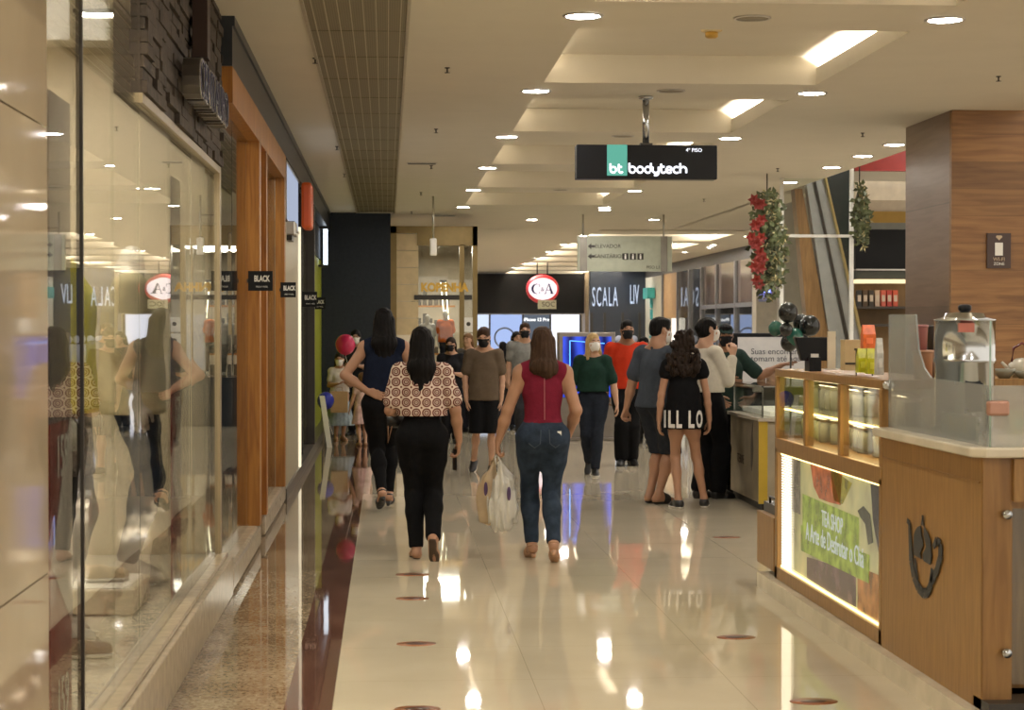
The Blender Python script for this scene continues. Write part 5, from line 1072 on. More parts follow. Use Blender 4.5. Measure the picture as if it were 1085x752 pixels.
    def skirt(s, m, top, bot, r0, r1, name='skirt', seed=3, noise=.004, dy=1.0):
        F = Field(V3(-r1-.1, -r1-.1, bot-.05)+V3(*s.top(0, 0, .9))*np.array([1, 1, 0]), V3(r1+.1, r1+.1, top+.1)+V3(*s.top(0, 0, .9))*np.array([1, 1, 0]), s.h)
        P = [C_(s.top(-r0*.35, 0, top), V3(*(s.top(-r1*.35, 0, bot))), r0*.75, r1*.75, .05), C_(s.top(r0*.35, 0, top), s.top(r1*.35, 0, bot), r0*.75, r1*.75, .05)]
        F.add(P).add(s.T[:1]+s.T[4:6], .014).noise(noise, 26, seed, (1.6, 1.6, .15)).cut((0, 0, top), (0, 0, 1)).cut((0, 0, bot), (0, 0, -1)); return fobj(name, F, m, s.root, s.S)
    def hair(s, style, col='black', zend=1.3, name='hair', seed=1, width=1.0, side=0):
        HE, HC, hp = s.HE, s.HC, s.hp_; h = min(s.h, .007)
        cap = [HE((0, -.014, .034), (.079, .098, .09)), HE((0, -.04, -.01), (.074, .07, .08))]
        mn = [HE((0, .085, -.055), (.062, .07, .115))]
        st = (1.6, 1.6, .25)
        if style == 'long':
            sh = s.top(0, -.085, zend); mid = s.top(0, -.085, (1.40+zend)/2)
            P = cap+[C_(hp(-.042, -.03, .0), s.top(-.055*width, -.075, 1.40), .048, .045, .03), C_(hp(.042, -.03, .0), s.top(.055*width, -.075, 1.40), .048, .045, .03), C_(hp(0, -.06, -.02), s.top(0, -.09, 1.4), .05, .05, .03),
                     C_(s.top(-.05*width, -.08, 1.41), sh+V3(-.035*width+side, 0, .03), .045, .036, .03), C_(s.top(.05*width, -.08, 1.41), sh+V3(.035*width+side, 0, .03), .045, .036, .03), C_(s.top(0, -.09, 1.42), sh+V3(side, -.01, 0), .05, .035, .03)]
        elif style == 'bob':
            P = cap+[C_(hp(-.062, .0, .01), hp(-.075*width, .0, -.13), .034, .03, .02), C_(hp(.062, .0, .01), hp(.075*width, .0, -.13), .034, .03, .02), C_(hp(0, -.06, 0), hp(0, -.07, -.12), .06, .05, .03), C_(hp(-.078*width, .01, -.12), hp(-.085*width, .02, -.19), .028, .016, .02), C_(hp(.078*width, .01, -.12), hp(.085*width, .02, -.19), .028, .016, .02)]
        elif style == 'curly':
            rn = random.Random(seed); P = cap[:]
            for _ in range(170):
                t = rn.uniform(0, 1); zz = .1-t*.42; wx = (.068+.085*min(1, t*1.8))*(1 if t < .85 else .8); x = rn.uniform(-wx, wx); yy = -.03-rn.uniform(0, .06)-(0.03 if t > .5 else 0)
                P.append(E_(hp(x, yy, zz), V3(1, 1, 1)*rn.uniform(.02, .034), .012))
            st = (1, 1, 1)
        elif style == 'short':
            P = [HE((0, -.014, .036), (.08, .098, .089)), HE((0, .03, .085), (.06, .05, .03)), HE((0, -.05, -.01), (.07, .055, .06))]
            mn = mn+[HE((0, .10, -.02), (.075, .055, .075)), HC((-.09, .01, -.02), (.09, .01, -.02), .032, .032), HC((-.1, .02, -.08), (.1, .02, -.08), .06, .06)]
        elif style == 'bun':
            P = cap+[HE((0, -.105, .02), (.035, .03, .035))]
        F = s.grid(P, .03, 0, h).add(P); F.noise(.0035 if style != 'curly' else .006, 60 if style != 'curly' else 90, seed, st)
        F.minus(mn); return fobj(name, F, hairmat(col), s.root, s.S)
    def mask(s, m):
        P = [q for q in s.skull]+s.face[:1]+[s.HE((0, .07, -.045), (.045, .04, .045), .02)]
        F = s.grid(P, .03, .007, .006).add(P, .007); c = s.hp_(0, .0, -.012); up = s.MH@V3(0, -.2, 1); F.cut(c+s.MH@V3(0, .08, .02)*s.hs, up).cut(s.hp_(0, .035, 0), s.MH@V3(0, -1, 0)).cut(s.hp_(0, .05, -.105), s.MH@V3(0, .3, -1))
        o = fobj('face_mask', F, m, s.root, s.S)
        q = MB()
        for sx in (-1, 1): q.tube([s.hp_(sx*.066, .036, -.01)*s.S, s.hp_(sx*.08, .0, .012)*s.S], .0022, 5)
        q.build('ear_loops', m, s.root); return o
    def shoes(s, m, sole=None, kind='sneaker', only=(-1, 1)):
        for q in only:
            ank, M = s.footM[q]; P = s.legs[q]['F']; base = ank+M@V3(0, 0, -.088); up = M@V3(0, 0, 1)
            if kind == 'sneaker':
                F = s.grid(P, .03, .009, .006).add(P[1:], .009).add([C_(ank+M@V3(0, -.02, -.03), ank+M@V3(0, .0, -.03), .04, .036)]).cut(base, -up).cut(ank+M@V3(0, 0, .0), M@V3(0, -.1, 1)); sh = fobj('shoe', F, m, s.root, s.S)
                F = s.grid(P, .03, .016, .006).add(P[1:], .014).cut(base, -up).cut(base+up*.022, up); fobj('sole', F, sole or m, sh, s.S)
            elif kind == 'flat':
                F = s.grid(P, .03, .006, .006).add(P[1:], .005).cut(base, -up).cut(base+up*.04, up).minus([C_(ank+M@V3(0, 0, -.02), ank+M@V3(0, .055, -.035), .03, .03)]); sh = fobj('shoe', F, m, s.root, s.S)
                F = s.grid(P, .03, .01, .006).add(P[1:], .01).cut(base, -up).cut(base+up*.012, up); fobj('sole', F, sole or m, sh, s.S)
            elif kind == 'slide':
                F = s.grid(P, .03, .016, .006).add(P[1:], .015).cut(base-up*.012, -up).cut(base+up*.012, up); sh = fobj('slide_sole', F, sole or m, s.root, s.S)
                F = s.grid(P, .03, .012, .006).add(P[1:], .010).cut(base, -up).cut(ank+M@V3(0, .05, 0), M@V3(0, -1, 0)).cut(ank+M@V3(0, .115, 0), M@V3(0, 1, 0)); fobj('strap', F, m, sh, s.S)
            elif kind == 'heel':       # raised sandal: block heel, thin sole, ankle strap
                F = s.grid(P, .06, .01, .006).add(P[1:], .007).cut(base-up*.005, -up).cut(base+up*.014, up); sh = fobj('shoe', F, m, s.root, s.S)
                F = s.grid(P, .03, .01, .006).add(P[:1]+P[1:2], .006).cut(ank+M@V3(0, 0, -.035), -up).cut(ank+M@V3(0, 0, -.02), up); fobj('ankle_strap', F, m, sh, s.S)
                F = s.grid(P, .03, .01, .006).add(P[1:], .006).cut(ank+M@V3(0, .07, 0), M@V3(0, -1, 0)).cut(ank+M@V3(0, .115, 0), M@V3(0, 1, 0)); fobj('toe_strap', F, m, sh, s.S)
                hb = base+M@V3(0, -.045, 0); dz = s.heelh.get(q, .05); hbm = MB().tube([hb*s.S, (hb+M@V3(0, .008, -dz))*s.S], [.022*s.S, .014*s.S], 10); hbm.build('heel', m, sh)
    def world(s, p):          # local (1.70 m scale) to world
        return s.root.matrix_basis @ Vector(tuple(np.asarray(p)*s.S))
def person_H(py_feet, py_top, px):
    p = atZ(px, py_feet, 0); return p, atY(px, py_top, p.y).z
BLK = fabric('black', (.006, .006, .007)); WMASK = fabric('mask_white', (.72, .70, .66), var=.03); BMASK = fabric('mask_black', (.015, .015, .017))
WSOLE = mat('white_rubber', (.65, .62, .56), .5); BSHOE = mat('black_shoe', (.012, .012, .013), .4); DENIM = fabric('denim', (.028, .042, .068), var=.35, scale=14)
SKN = None
# --- ring-print blouse
def ring_mat():
    m, t, N, L, B = nt('ring_print'); B.inputs['Roughness'].default_value = .75
    tc = N.new('ShaderNodeTexCoord'); sx = N.new('ShaderNodeSeparateXYZ'); L.new(tc.outputs['Object'], sx.inputs[0])
    def M(op, a, b=None):
        n = N.new('ShaderNodeMath'); n.operation = op
        for i, v in enumerate((a, b)):
            if v is None: continue
            if isinstance(v, (int, float)): n.inputs[i].default_value = v
            else: L.new(v, n.inputs[i])
        return n.outputs[0]
    P = .071
    def cell(v, off): return M('MULTIPLY', M('SUBTRACT', M('FRACT', M('ADD', M('DIVIDE', v, P), off+50)), .5), P)
    def dist(ox, oz):
        u, v = cell(sx.outputs[0], ox), cell(sx.outputs[2], oz); return M('SQRT', M('ADD', M('MULTIPLY', u, u), M('MULTIPLY', v, v)))
    d = dist(0, 0); band = lambda c, w: M('LESS_THAN', M('ABSOLUTE', M('SUBTRACT', d, c)), w)
    f = M('MAXIMUM', M('MAXIMUM', band(.0265, .0052), band(.0135, .0042)), M('LESS_THAN', d, .0045))
    f = M('MAXIMUM', f, M('LESS_THAN', dist(.5, .5), .0075))
    mx = N.new('ShaderNodeMix'); mx.data_type = 'RGBA'; L.new(f, mx.inputs[0]); mx.inputs[6].default_value = (.70, .58, .48, 1); mx.inputs[7].default_value = (.15, .035, .022, 1)
    L.new(mx.outputs[2], B.inputs['Base Color']); return m
# ---- woman in ring-print blouse
p, H = person_H(592, 346, 447)
w = Person(449, 592, H, -2, 'woman from behind in white and brown ring-print blouse and black trousers, walking', 'f', 'tan', 1.0, .007, base=p,
    feet={-1: (-.055, .07, 0, 0, 6), 1: (.085, -.26, .0, 62, 4)},
    arms={-1: dict(up=(-.26, -.04, -1), fo=(.28, 1, -.05), hd=(.5, 1, 0), n=(0, 0, -1), curl=1.1, thd=(1, 0, 0)), 1: dict(up=(.32, -.02, -1), fo=(.12, .32, -1), hd=(-.05, .2, -1), n=(-1, 0, 0), curl=.9)})
w.make_body(eyes=False); w.trousers(BLK, top=1.08, infl=.010, ank=.004, noise=.002)
w.shirt(ring_mat(), hem=1.05, sleeve=.72, infl=.010, puff=.012, loose=.008, noise=.003, seed=5)
w.hair('long', 'black', zend=1.235, width=1.0); 
tan_shoe = mat('tan_leather', (.36, .20, .11), .45); w.shoes(tan_shoe, mat('dark_sole', (.06, .035, .02), .6), 'flat')
bg = empty('handbag', w.world((-.20, .20, 1.0)), 'small dark shoulder bag held in front by woman in ring-print blouse', 'bag'); MB().tube([(-.06, 0, 0), (.06, 0, 0)], [.05, .05], 10).build('bag_body', BSHOE, bg); MB().tube([(-.06, 0, .03), (-.04, -.02, .12), (.03, -.02, .12), (.06, 0, .03)], .006).tube([(-.05, -.03, 0), (-.05, -.05, -.15), (-.02, -.03, -.02)], .005).build('strap', tan_shoe, bg)
t_ = w.arms[1]['wr']+w.arms[1]['hd']*.13; ph = empty('phone', w.world(t_+V3(-.025, .02, -.01)), 'dark phone held in right hand of woman in ring-print blouse', 'phone', rz=.3); BX(-.006, .006, -.035, .035, -.08, .07).build('phone_case', M_black, ph, bevel=.003); BX(.006, .007, -.03, .03, -.07, .06).build('screen', M_frame, ph)
# ---- woman in maroon top
p, H = person_H(594, 346, 575)
w = Person(575, 594, H, 2, 'woman from behind in sleeveless maroon top and blue jeans, holding plastic bags', 'f', 'tan', 1.03, .007, base=p,
    feet={-1: (-.07, .16, .0, 14, 4), 1: (.07, -.18, .0, 34, 6)},
    arms={-1: dict(up=(-.36, .06, -1), fo=(-.28, .25, -1), hd=(-.1, .1, -1), n=(1, 0, 0), curl=1.3), 1: dict(up=(.30, -.12, -1), fo=(-.15, .75, -.85), hd=(-.2, .6, -1), n=(-1, 0, 0), curl=.6)})
w.make_body(eyes=False); w.trousers(DENIM, top=1.02, infl=.008, ank=.002); mar_ = fabric('maroon', (.17, .014, .032), var=.08)
sh_ = w.shirt(mar_, hem=1.0, sleeve=0, infl=.010, neck=.042, noise=.002, seed=2)
zp = MB(); zp.box(-.003, .003, -.002, .002, 0, .34); z0_ = w.top(0, -.118, 1.03)*w.S; o = zp.build('back_zip', mat('zip_pink', (.35, .10, .11), .4), w.root); o.location = z0_; o.rotation_euler = (R(-2), 0, 0)
w.hair('long', 'brown', zend=1.355, width=1.0, side=.02); w.heelh = {-1: .03, 1: .045}; w.shoes(mat('tan_sandal', (.42, .24, .14), .4), None, 'heel')
MB().box(-.014, .014, -.003, .003, -.018, .018).build('pocket_tag', M_white, w.root).location = w.top(.105, -.135, .93)*w.S
pk = MB()
for sx_ in (-1, 1):
    pk.tube([w.top(sx_*.03, -.142, .96)*w.S, w.top(sx_*.035, -.152, .86)*w.S, w.top(sx_*.075, -.150, .83)*w.S, w.top(sx_*.115, -.135, .86)*w.S, w.top(sx_*.12, -.12, .955)*w.S], .0022, 5)
pk.build('pocket_stitching', mat('denim_stitch', (.07, .085, .12), .7), w.root)
hand = w.world(w.arms[-1]['wr']+w.arms[-1]['hd']*.115)
plastic = mat('white_plastic_film', (.66, .64, .58), .3, var=.06, bump=.5, bscale=25, alpha=.86); pl2 = mat('beige_plastic_film', (.55, .42, .27), .35, var=.1, bump=.5, bscale=25, alpha=.9)
for i, (dx, dy, wd, ht, mm, lb) in enumerate([(.035, -.05, .095, .50, plastic, 'near white plastic shopping bag in the left hand of the woman in maroon'), (-.045, .05, .085, .45, pl2, 'beige-white plastic shopping bag hanging behind the whiter one'), (.075, .05, .075, .48, plastic, 'second white plastic bag hanging beside the near one, closest to the jeans')]):
    b_ = empty('plastic_bag', (hand.x+dx, hand.y+dy, hand.z), lb, 'bag'); F = Field((-.2, -.12, -ht-.08), (.2, .12, .06), .007)
    F.add([E_((0, 0, -ht*.68), (wd, .06, ht*.36), .04), C_((0, 0, -ht*.35), (-dx*.6, 0, -.04), .045, .014, .05), C_((-wd*.5, 0, -ht*.75), (-wd*.6, 0, -ht*.98), .03, .02, .03), C_((wd*.5, 0, -ht*.75), (wd*.6, 0, -ht*.96), .03, .02, .03)]).noise(.009, 48, 3+i, (1.5, 1.5, .5))
    fobj('bag_film', F, mm, b_, 1, 1); MB().tube([(-dx*.6-.02, 0, -.05), (-dx-.012, -dy*.5, .0), (-dx+.0, -dy, .012), (-dx+.012, -dy*.5, .0), (-dx*.6+.02, 0, -.05)], .006).build('handles', mm, b_)
    if i < 2: MB().ell((.045 if i == 0 else -.03, -.056, -ht*.5), (.014, .005, .05)).build('dark_print', mat('purple_print', (.07, .03, .10), .5), b_)
# ---- woman in navy, hands behind, black trousers
p, H = person_H(541, 326, 407)
w = Person(405, 541, H, 3, 'woman from behind in navy sleeveless top and black trousers, hand on lower back', 'f', 'tan', .98, .008, base=p,
    feet={-1: (-.03, -.14, .03, 34, 4), 1: (.06, .2, .03, 12, 6)}, arms={-1: dict(up=(-.75, -.12, -1), fo=(1, -.45, -.72), hd=(1, -.25, -.3), n=(0, 1, .0), curl=.5, thd=(0, 0, 1)), 1: dict(up=(.45, -.1, -1), fo=(-.7, .6, -.5), n=(0, -1, 0), hd=(-1, .2, -.3), thd=(0, 0, 1))})
w.make_body(eyes=False); w.trousers(BLK, top=1.06, infl=.010, ank=.0); w.shirt(fabric('navy', (.008, .012, .028)), hem=1.0, sleeve=.0, infl=.013, neck=.05, loose=.012, seed=4); w.hair('long', 'black', zend=1.27, width=1.1); w.heelh = {-1: .035, 1: .035}; w.shoes(BSHOE, BSHOE, 'heel')
# ---- man in taupe tee
p, H = person_H(500, 346, 513)
w = Person(515, 500, H, 180, 'man facing camera in taupe t-shirt, black shorts and black mask, looking down', 'm', 'light', .82, .009, base=p, bone=.88,
    feet={-1: (-.11, .12, 0, 0, 10), 1: (.13, -.12, 0, 30, 10)}, arms={-1: dict(up=(-.16, .02, -1), fo=(.06, .18, -1), hd=(.1, .1, -1)), 1: dict(up=(.2, .02, -1), fo=(-.06, .18, -1), hd=(-.1, .1, -1))}, head=(-10, -18, 0))
w.make_body(); w.trousers(BLK, top=1.0, bottom=-.03, infl=.008, knee=.018, name='shorts'); w.shirt(fabric('taupe', (.115, .085, .058), var=.08), hem=.84, sleeve=.62, infl=.012, loose=.012, puff=.006, seed=8); w.hair('short', 'brown'); w.mask(BMASK); w.shoes(BSHOE, WSOLE)
# ---- blonde woman
p, H = person_H(503, 353, 628)
w = Person(628, 503, H, 170, 'blonde woman in dark green blouse, dark jeans and white mask, walking towards camera', 'f', 'light', 1.02, .009, base=p,
    feet={-1: (-.05, .2, 0, 0, 4), 1: (.06, -.2, .0, 40, 4)}, arms={-1: dict(up=(-.32, .0, -1), fo=(-.18, .12, -1)), 1: dict(up=(.3, -.05, -1), fo=(.1, .3, -1))}, head=(28, 2, 0))
w.make_body(); w.trousers(fabric('dark_denim', (.016, .020, .03), var=.2), top=1.05, infl=.012, ank=.003); w.shirt(fabric('bottle_green', (.012, .035, .026)), hem=1.0, sleeve=.8, infl=.012, puff=.012, loose=.015, neck=.045, seed=9); w.hair('bob', 'blonde', width=1.0); w.mask(WMASK); w.shoes(BSHOE, WSOLE)
# ---- man in red polo
p, H = person_H(493, 339, 664); REDP = fabric('red_polo', (.46, .035, .012), var=.06)
w = Person(664, 493, H, 178, 'man facing camera in red polo shirt, black trousers and black mask', 'm', 'brown', .92, .009, base=p,
    feet={-1: (-.09, -.02, 0, 0, 12), 1: (.09, .05, 0, 0, 10)}, arms={-1: dict(up=(-.15, -.05, -1), fo=(.1, .25, -1)), 1: dict(up=(.2, -.05, -1), fo=(-.05, .1, -1))}, head=(6, -4, 0))
w.make_body(); w.trousers(BLK, top=1.0, infl=.02, ank=.025); w.shirt(REDP, hem=.9, sleeve=.6, infl=.013, puff=.006, loose=.01, seed=11, collar=REDP); w.hair('short', 'black'); w.mask(BMASK); w.shoes(BSHOE, BSHOE)
# ---- man in slate polo, shorts and slides
p, H = person_H(533, 336, 697); SLT = fabric('slate_polo', (.055, .068, .09), var=.08)
w = Person(694, 533, H, -52, 'man in slate-blue polo, dark shorts and black slides, facing the snack kiosk', 'm', 'tan', 1.08, .008, base=p,
    feet={-1: (-.09, .0, 0.012, 0, 8), 1: (.08, -.03, 0.012, 0, 6)}, arms={-1: dict(up=(-.28, -.2, -1), fo=(-.22, -.12, -1), n=(1, 0, 0), curl=1.4), 1: dict(up=(.12, .1, -1), fo=(-.15, .7, -.6))}, head=(-18, -8, 0))
w.make_body(); w.trousers(fabric('dark_shorts', (.022, .026, .034)), top=1.0, bottom=-.03, infl=.012, knee=.024, name='shorts'); w.shirt(SLT, hem=.88, sleeve=.68, infl=.016, puff=.014, loose=.02, seed=12, collar=SLT); w.hair('short', 'black'); w.mask(WMASK); w.shoes(BSHOE, BSHOE, 'slide')
# ---- girl in black dress
p, H = person_H(538, 350, 722)
w = Person(722, 538, H*1.0, 2, 'girl from behind with long curly hair in black dress with white letters', 'f', 'tan', .84, .008, base=p,
    feet={-1: (-.06, .0, 0, 0, 10), 1: (.26, .08, 0, 0, 12)}, hip=(.02, 0, 0), arms={-1: dict(up=(-.20, .0, -1), fo=(-.08, .08, -1), hd=(.0, .1, -1)), 1: dict(up=(.22, .0, -1), fo=(.12, .08, -1), hd=(0, .1, -1))}, head=(-8, -4, 0), bone=1.02)
w.make_body(eyes=False)
Ft = w.T+[C_(w.top(-.04, 0, 1.1), w.top(-.055, 0, .74), .105, .125, .05), C_(w.top(.04, 0, 1.1), w.top(.055, 0, .74), .105, .125, .05)]+[C_(w.arms[q]['sp'], w.arms[q]['sp']+(w.arms[q]['el']-w.arms[q]['sp'])*.25, .052, .058, .03) for q in (-1, 1)]
dress = w.garment('dress', BLK, Ft, .012, [(w.top(0, 0, .76), (0, 0, -1))], [C_(w.top(0, 0, 1.44), w.top(0, .03, 1.6), .055, .08)], 0, .002, 22, 5)
from mathutils.bvhtree import BVHTree
bv = BVHTree.FromPolygons([v.co for v in dress.data.vertices], [tuple(p_.vertices) for p_ in dress.data.polygons])
lm_ = mat('white_print', (.72, .7, .66), .6); xcur = -.172; zc_ = .848*w.S
for ch, wd_ in (('I', .022), ('L', .05), ('L', .05), (' ', .03), ('L', .055), ('O', .07)):
    if ch != ' ':
        vs, fs = textmesh(ch, .205, ext=0, bold=.008); xs_ = [v[0] for v in vs]; k_ = wd_/(max(xs_)-min(xs_)); x0_ = min(xs_)
        def hity(x):
            hit = bv.ray_cast(Vector((x, -.6, zc_)), Vector((0, 1, 0))); return hit[0].y if hit[0] else -.05
        ya_, yb_, ym_ = hity(xcur), hity(xcur+wd_), hity(xcur+wd_/2); off = min(0, ym_-(ya_+yb_)/2)-.007
        vv = [(xcur+(x-x0_)*k_, ya_+(yb_-ya_)*(x-x0_)*k_/wd_+off, zc_+y_) for x, y_, z in vs]
        MB().add(vv, fs).build('white_letter', lm_, w.root)
    xcur += wd_+.014
w.hair('curly', 'dark', seed=3); w.shoes(BSHOE, WSOLE)
# ---- person in white top facing right
p, H = person_H(528, 336, 748)
w = Person(739, 531, H, -60, 'person in white long-sleeved top and black trousers behind the girl, hand raised', 'f', 'light', 1.0, .008, base=p,
    feet={-1: (-.08, .0, 0, 0, 6), 1: (.08, .12, 0, 0, 6)}, arms={-1: dict(up=(-.05, .1, -1), fo=(.3, .6, -.5)), 1: dict(up=(.12, .45, -1), fo=(-.1, .35, 1.1), hd=(-.1, .25, 1), n=(-1, .2, 0), curl=.9, thd=(0, -1, 0))}, head=(-15, -2, 0))
w.make_body(); w.trousers(BLK, top=1.04, infl=.02, ank=.03); w.shirt(fabric('offwhite', (.60, .56, .47), var=.05), hem=1.0, sleeve=1.85, infl=.013, loose=.012, seed=14); w.hair('bun', 'black'); w.mask(WMASK); w.shoes(BSHOE, BSHOE)
# ---- woman in green uniform pointing
p, H = person_H(522, 343, 768)
w = Person(764, 525, H, -168, 'attendant in dark green shirt and cap pointing to the right at the snack kiosk', 'f', 'brown', 1.05, .008, base=p,
    feet={-1: (-.10, .0, 0, 0, 10), 1: (.06, .02, 0, 0, 10)}, arms={-1: dict(up=(-.75, .35, -.75), fo=(-1, .12, .5), hd=(-1, .1, .25), n=(0, .2, -1), curl=.12, thd=(0, 1, .2)), 1: dict(up=(.3, .15, -1), fo=(-.9, .55, .1), hd=(-1, .2, -.1), n=(0, -1, 0), curl=.3, thd=(0, 0, 1))}, head=(-15, -8, 0))
w.make_body(); w.trousers(BLK, top=1.0, infl=.014, ank=.008); GR = fabric('uniform_green', (.022, .042, .036)); w.shirt(GR, hem=.82, sleeve=.78, infl=.014, loose=.015, puff=.006, seed=15, collar=GR); w.hair('short', 'black'); w.mask(BMASK); w.shoes(BSHOE, BSHOE)
F = w.grid(w.skull, .06, .02).add([w.HE((0, -.012, .04), (.084, .1, .085))]).cut(w.hp_(0, 0, .045), -(w.MH@V3(0, .1, 1))); F.add([w.HE((0, .1, .048), (.06, .06, .008), .01)]); fobj('cap', F, GR, w.root, w.S)
# ---- background people
def simple(px, pyf, pyt, rz, lb, sex, skin, top_c, leg_c, hairs, mk=None, short=False, arms=None, feet=None, head=(0, 0, 0), hs=1.0, girth=1.0, shoes_=True, h=.011, Y=None, long_s=.6, zend=1.3, skirt=None):
    if Y is None: p, H = person_H(pyf, pyt, px)
    else: t = atY(px, pyt, Y); p = Vector((t.x, Y, 0)); H = t.z
    w = Person(px, pyf, H, rz, lb, sex, skin, girth, h, base=p, feet=feet, arms=arms, head=head, headscale=hs)
    w.make_body(); nm = lb.split(' ')[0]+str(px)
    if skirt: w.skirt(fabric('sk'+nm, leg_c), *skirt)
    else: w.trousers(fabric('leg'+nm, leg_c), top=1.03, infl=.014, ank=.008)
    w.shirt(fabric('top'+nm, top_c), hem=.95, sleeve=long_s, infl=.014, loose=.01, seed=px); w.hair(hairs[0], hairs[1], zend=zend)
    if mk: w.mask(mk)
    if shoes_: w.shoes(BSHOE if not skirt else tan_shoe, None, 'sneaker')
    return w
hold = {-1: dict(up=(-.2, .1, -1), fo=(.5, .9, .15), n=(0, 0, 1), thd=(1, 0, 0)), 1: dict(up=(.2, .1, -1), fo=(-.5, .9, .15), n=(0, 0, 1), thd=(-1, 0, 0))}
girl = simple(360, 467, 375, 195, 'girl in white top and long pale blue tulle skirt, standing near the balloons', 'f', 'tan', (.55, .50, .45), (.30, .36, .40), ('long', 'dark'), WMASK, hs=1.16, skirt=(.98, .30, .13, .27), arms=hold, head=(-20, -6, 0), zend=1.25, girth=1.03)
girl2 = simple(384, 472, 397, 15, 'small girl from behind in pink floral dress with long light brown hair', 'f', 'light', (.6, .42, .38), (.62, .42, .40), ('long', 'lightbrown'), None, hs=1.3, skirt=(1.1, .52, .14, .24), zend=1.0, girth=1.12, arms={-1: dict(up=(-.3, .1, -1), fo=(-.2, .4, -1)), 1: dict(up=(.2, .2, -1))}, long_s=.3)
simple(377, 461, 349, 165, 'dark-haired person in white mask partly hidden behind the woman in navy', 'f', 'tan', (.02, .02, .025), (.012, .012, .015), ('long', 'black'), WMASK, arms=hold, head=(12, -10, 0))
simple(478, 470, 357, 172, 'woman in black with black mask holding something behind the ring-print blouse', 'f', 'light', (.012, .012, .014), (.012, .012, .015), ('long', 'dark'), BMASK, arms=hold, head=(-8, -8, 0))
simple(556, 468, 342, 178, 'grey-shirted man in black mask half hidden behind the woman in maroon', 'm', 'light', (.20, .20, .19), (.03, .03, .035), ('short', 'brown'), BMASK, girth=1.05)
simple(547, 455, 351, 200, 'person with long black hair in black standing far behind the grey-shirted man', 'f', 'tan', (.015, .015, .02), (.012, .012, .02), ('long', 'black'), None)
simple(496, 458, 353, 150, 'light-haired far person glimpsed beside the man in taupe t-shirt', 'f', 'light', (.10, .09, .08), (.02, .02, .03), ('long', 'lightbrown'), None)
simple(533, 452, 362, 10, 'far shopper in black glimpsed right of the man in taupe t-shirt', 'm', 'tan', (.02, .02, .022), (.03, .03, .04), ('short', 'black'), None)
simple(682, 470, 357, 160, 'dark-haired person just behind the right shoulder of the man in red polo', 'f', 'brown', (.05, .05, .055), (.02, .02, .02), ('short', 'black'), BMASK)
# balloons by the girls
for (px, py, r_, Y, cc, lb) in [(345, 424.5, 9, 26.2, (.02, .03, .35), 'blue balloon beside the girl in tulle skirt'), (366, 365, 10.5, 27.0, (.50, .02, .09), 'pink balloon in front of the dark end wall')]:
    p = atY(px, py, Y if py > 400 else 25.6); rr = r_*p.y/FPX; o = empty('balloon', p, lb, 'balloon'); MB().ell((0, 0, 0), (rr, rr, rr*1.06), 28).build('skin', mat('balloon_'+lb[:4], cc, .15, var=.05), o); MB().lathe([(0, -rr*1.14), (rr*.1, -rr*1.14), (.003, -rr*1.04)], 10).build('knot', mat('balloon_'+lb[:4], cc), o); MB().tube([(0, 0, -rr*1.1), (.05, 0, -rr*2.5), (.1, .02, -rr*4)], .003, 5).build('string', M_white, o)
o = empty('paper_bag', girl.world((.08, .30, .98)), 'kraft paper bag held between the two girls', 'bag'); BX(-.12, .12, -.05, .05, -.3, .0).build('bag_body', mat('kraft', (.42, .27, .13), .8), o); MB().tube([(-.05, 0, 0), (-.04, 0, .06), (.04, 0, .06), (.05, 0, 0)], .004).build('handle', mat('kraft', (0, 0, 0)), o)
# ---- mannequins
PLM = 'plaster'
def mannequin(x, y, z0, H, rz, lb, top_c, leg_c, h=.010, headless=True, sleeve=.75, hem=.85, skirt=None, arms=None):
    w = Person(0, 0, H, rz, lb, 'f', PLM, .93, h, base=(x, y, 0), z0=z0, cat='mannequin', name='mannequin', arms=arms)
    w.make_body(eyes=False, headless=headless); nm = lb[:9]+str(int(y*10))
    w.trousers(fabric('ml'+nm, leg_c), top=1.04, infl=.012, ank=.0); w.shirt(fabric('mt'+nm, top_c, var=.12, scale=6), hem=hem, sleeve=sleeve, infl=.02, loose=.02, puff=.015, seed=int(y*7))
    if skirt: w.skirt(skirt, 1.02, .62, .15, .19, name='skirt')
    MB().lathe([(0, -.02), (.19, -.02), (.19, -.008), (0, -.004)], 28).build('base_plate', M_steel, w.root)
    return w
mannequin(-1.43, 8.25, .275, 1.96, -75, 'headless mannequin in yellow polo and patterned skirt, front of the shop window', (.58, .52, .06), (.03, .03, .035), skirt=mat('pattern_skirt', (.16, .12, .10), .8, var=.8, scale=40))
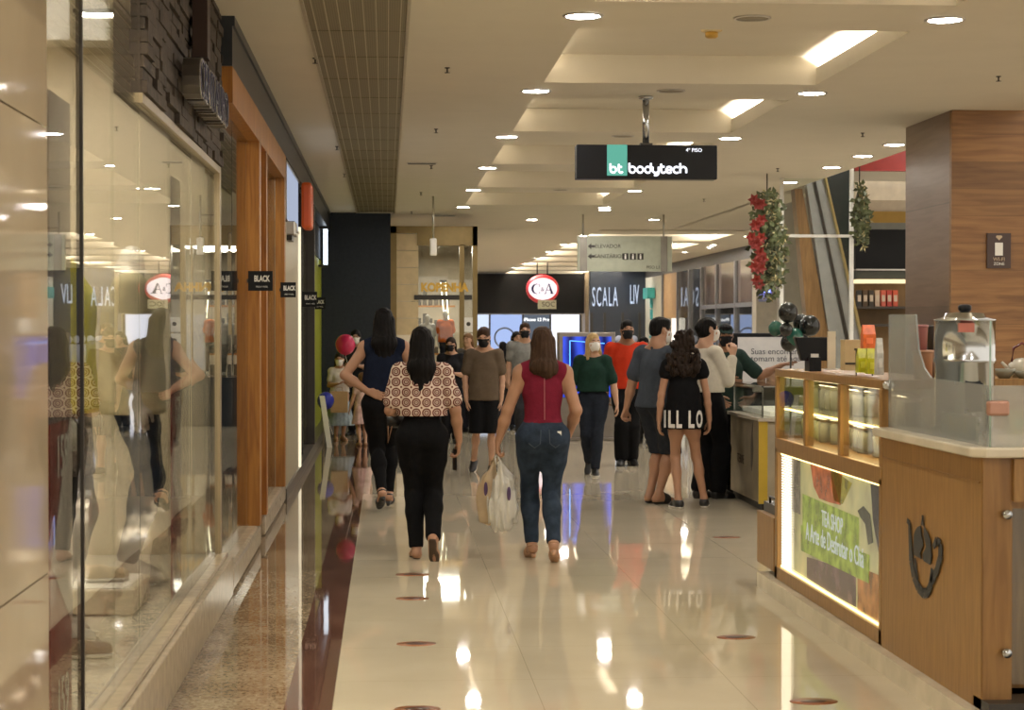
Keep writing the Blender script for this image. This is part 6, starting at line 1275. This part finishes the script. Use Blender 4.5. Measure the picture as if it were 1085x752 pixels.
mannequin(-1.36, 10.2, .275, 1.93, -80, 'headless mannequin in cream shirt and dark jeans, far end of the shop window', (.55, .48, .30), (.02, .028, .045), sleeve=1.4, hem=.78)
mannequin(-1.9, 7.3, .275, 1.84, -60, 'headless mannequin in pale top set back in the shop window', (.40, .36, .28), (.06, .05, .04))
mannequin(.68, 31.95, .82, 1.02, 180, 'small white-headed mannequin torso in white in the boutique window', (.5, .48, .44), (.3, .28, .25), headless=False)
mannequin(1.0, 32.3, .82, 1.1, 185, 'grey-headed mannequin in orange t-shirt in the boutique window', (.60, .13, .02), (.02, .02, .025), headless=False)
# shoes displayed on the window floor
def display_shoe(x, y, rz, cc, lb, z=.275):
    o = empty('display_shoe', (x, y, z), lb, 'shoe', 'shoes displayed in the window', rz=R(rz)); P = [C_((0, -.09, .05), (0, .0, .045), .038, .04, .03), C_((0, 0, .04), (0, .13, .03), .04, .035, .03)]
    F = Field((-.08, -.16, -.02), (.08, .2, .14), .007).add(P).cut((0, 0, .018), (0, 0, -1)).minus([C_((0, -.085, .1), (0, -.01, .095), .03, .03)]); fobj('upper', F, mat('shoe_'+lb.split()[0], cc, .5), o)
    F = Field((-.08, -.16, -.02), (.08, .2, .06), .007).add(P, .006).cut((0, 0, 0), (0, 0, -1)).cut((0, 0, .02), (0, 0, 1)); fobj('sole', F, WSOLE, o)
bx = empty('display_plinth', (-1.5, 9.35, .255), 'low pale plinth carrying beige shoes in the shop window', 'plinth'); BX(-.3, .3, -.3, .3, 0, .12).build('block', mat('plinth_pale', (.55, .48, .36), .3), bx, bevel=.01); BX(-.27, .27, -.27, .27, .12, .125).build('top_sheet', M_white, bx)
display_shoe(-1.42, 9.3, -80, (.42, .33, .2), 'beige sneaker on the low plinth, nearer the glass', .382); display_shoe(-1.62, 9.42, -60, (.5, .44, .33), 'cream sneaker on the low plinth, away from the glass', .382)
display_shoe(-1.3, 7.9, -85, (.16, .09, .05), 'brown slip-on shoe on the window floor near yellow polo mannequin', .252); display_shoe(-1.35, 7.0, -70, (.35, .3, .22), 'sand slip-on shoe on the window floor behind the sale banner', .252)
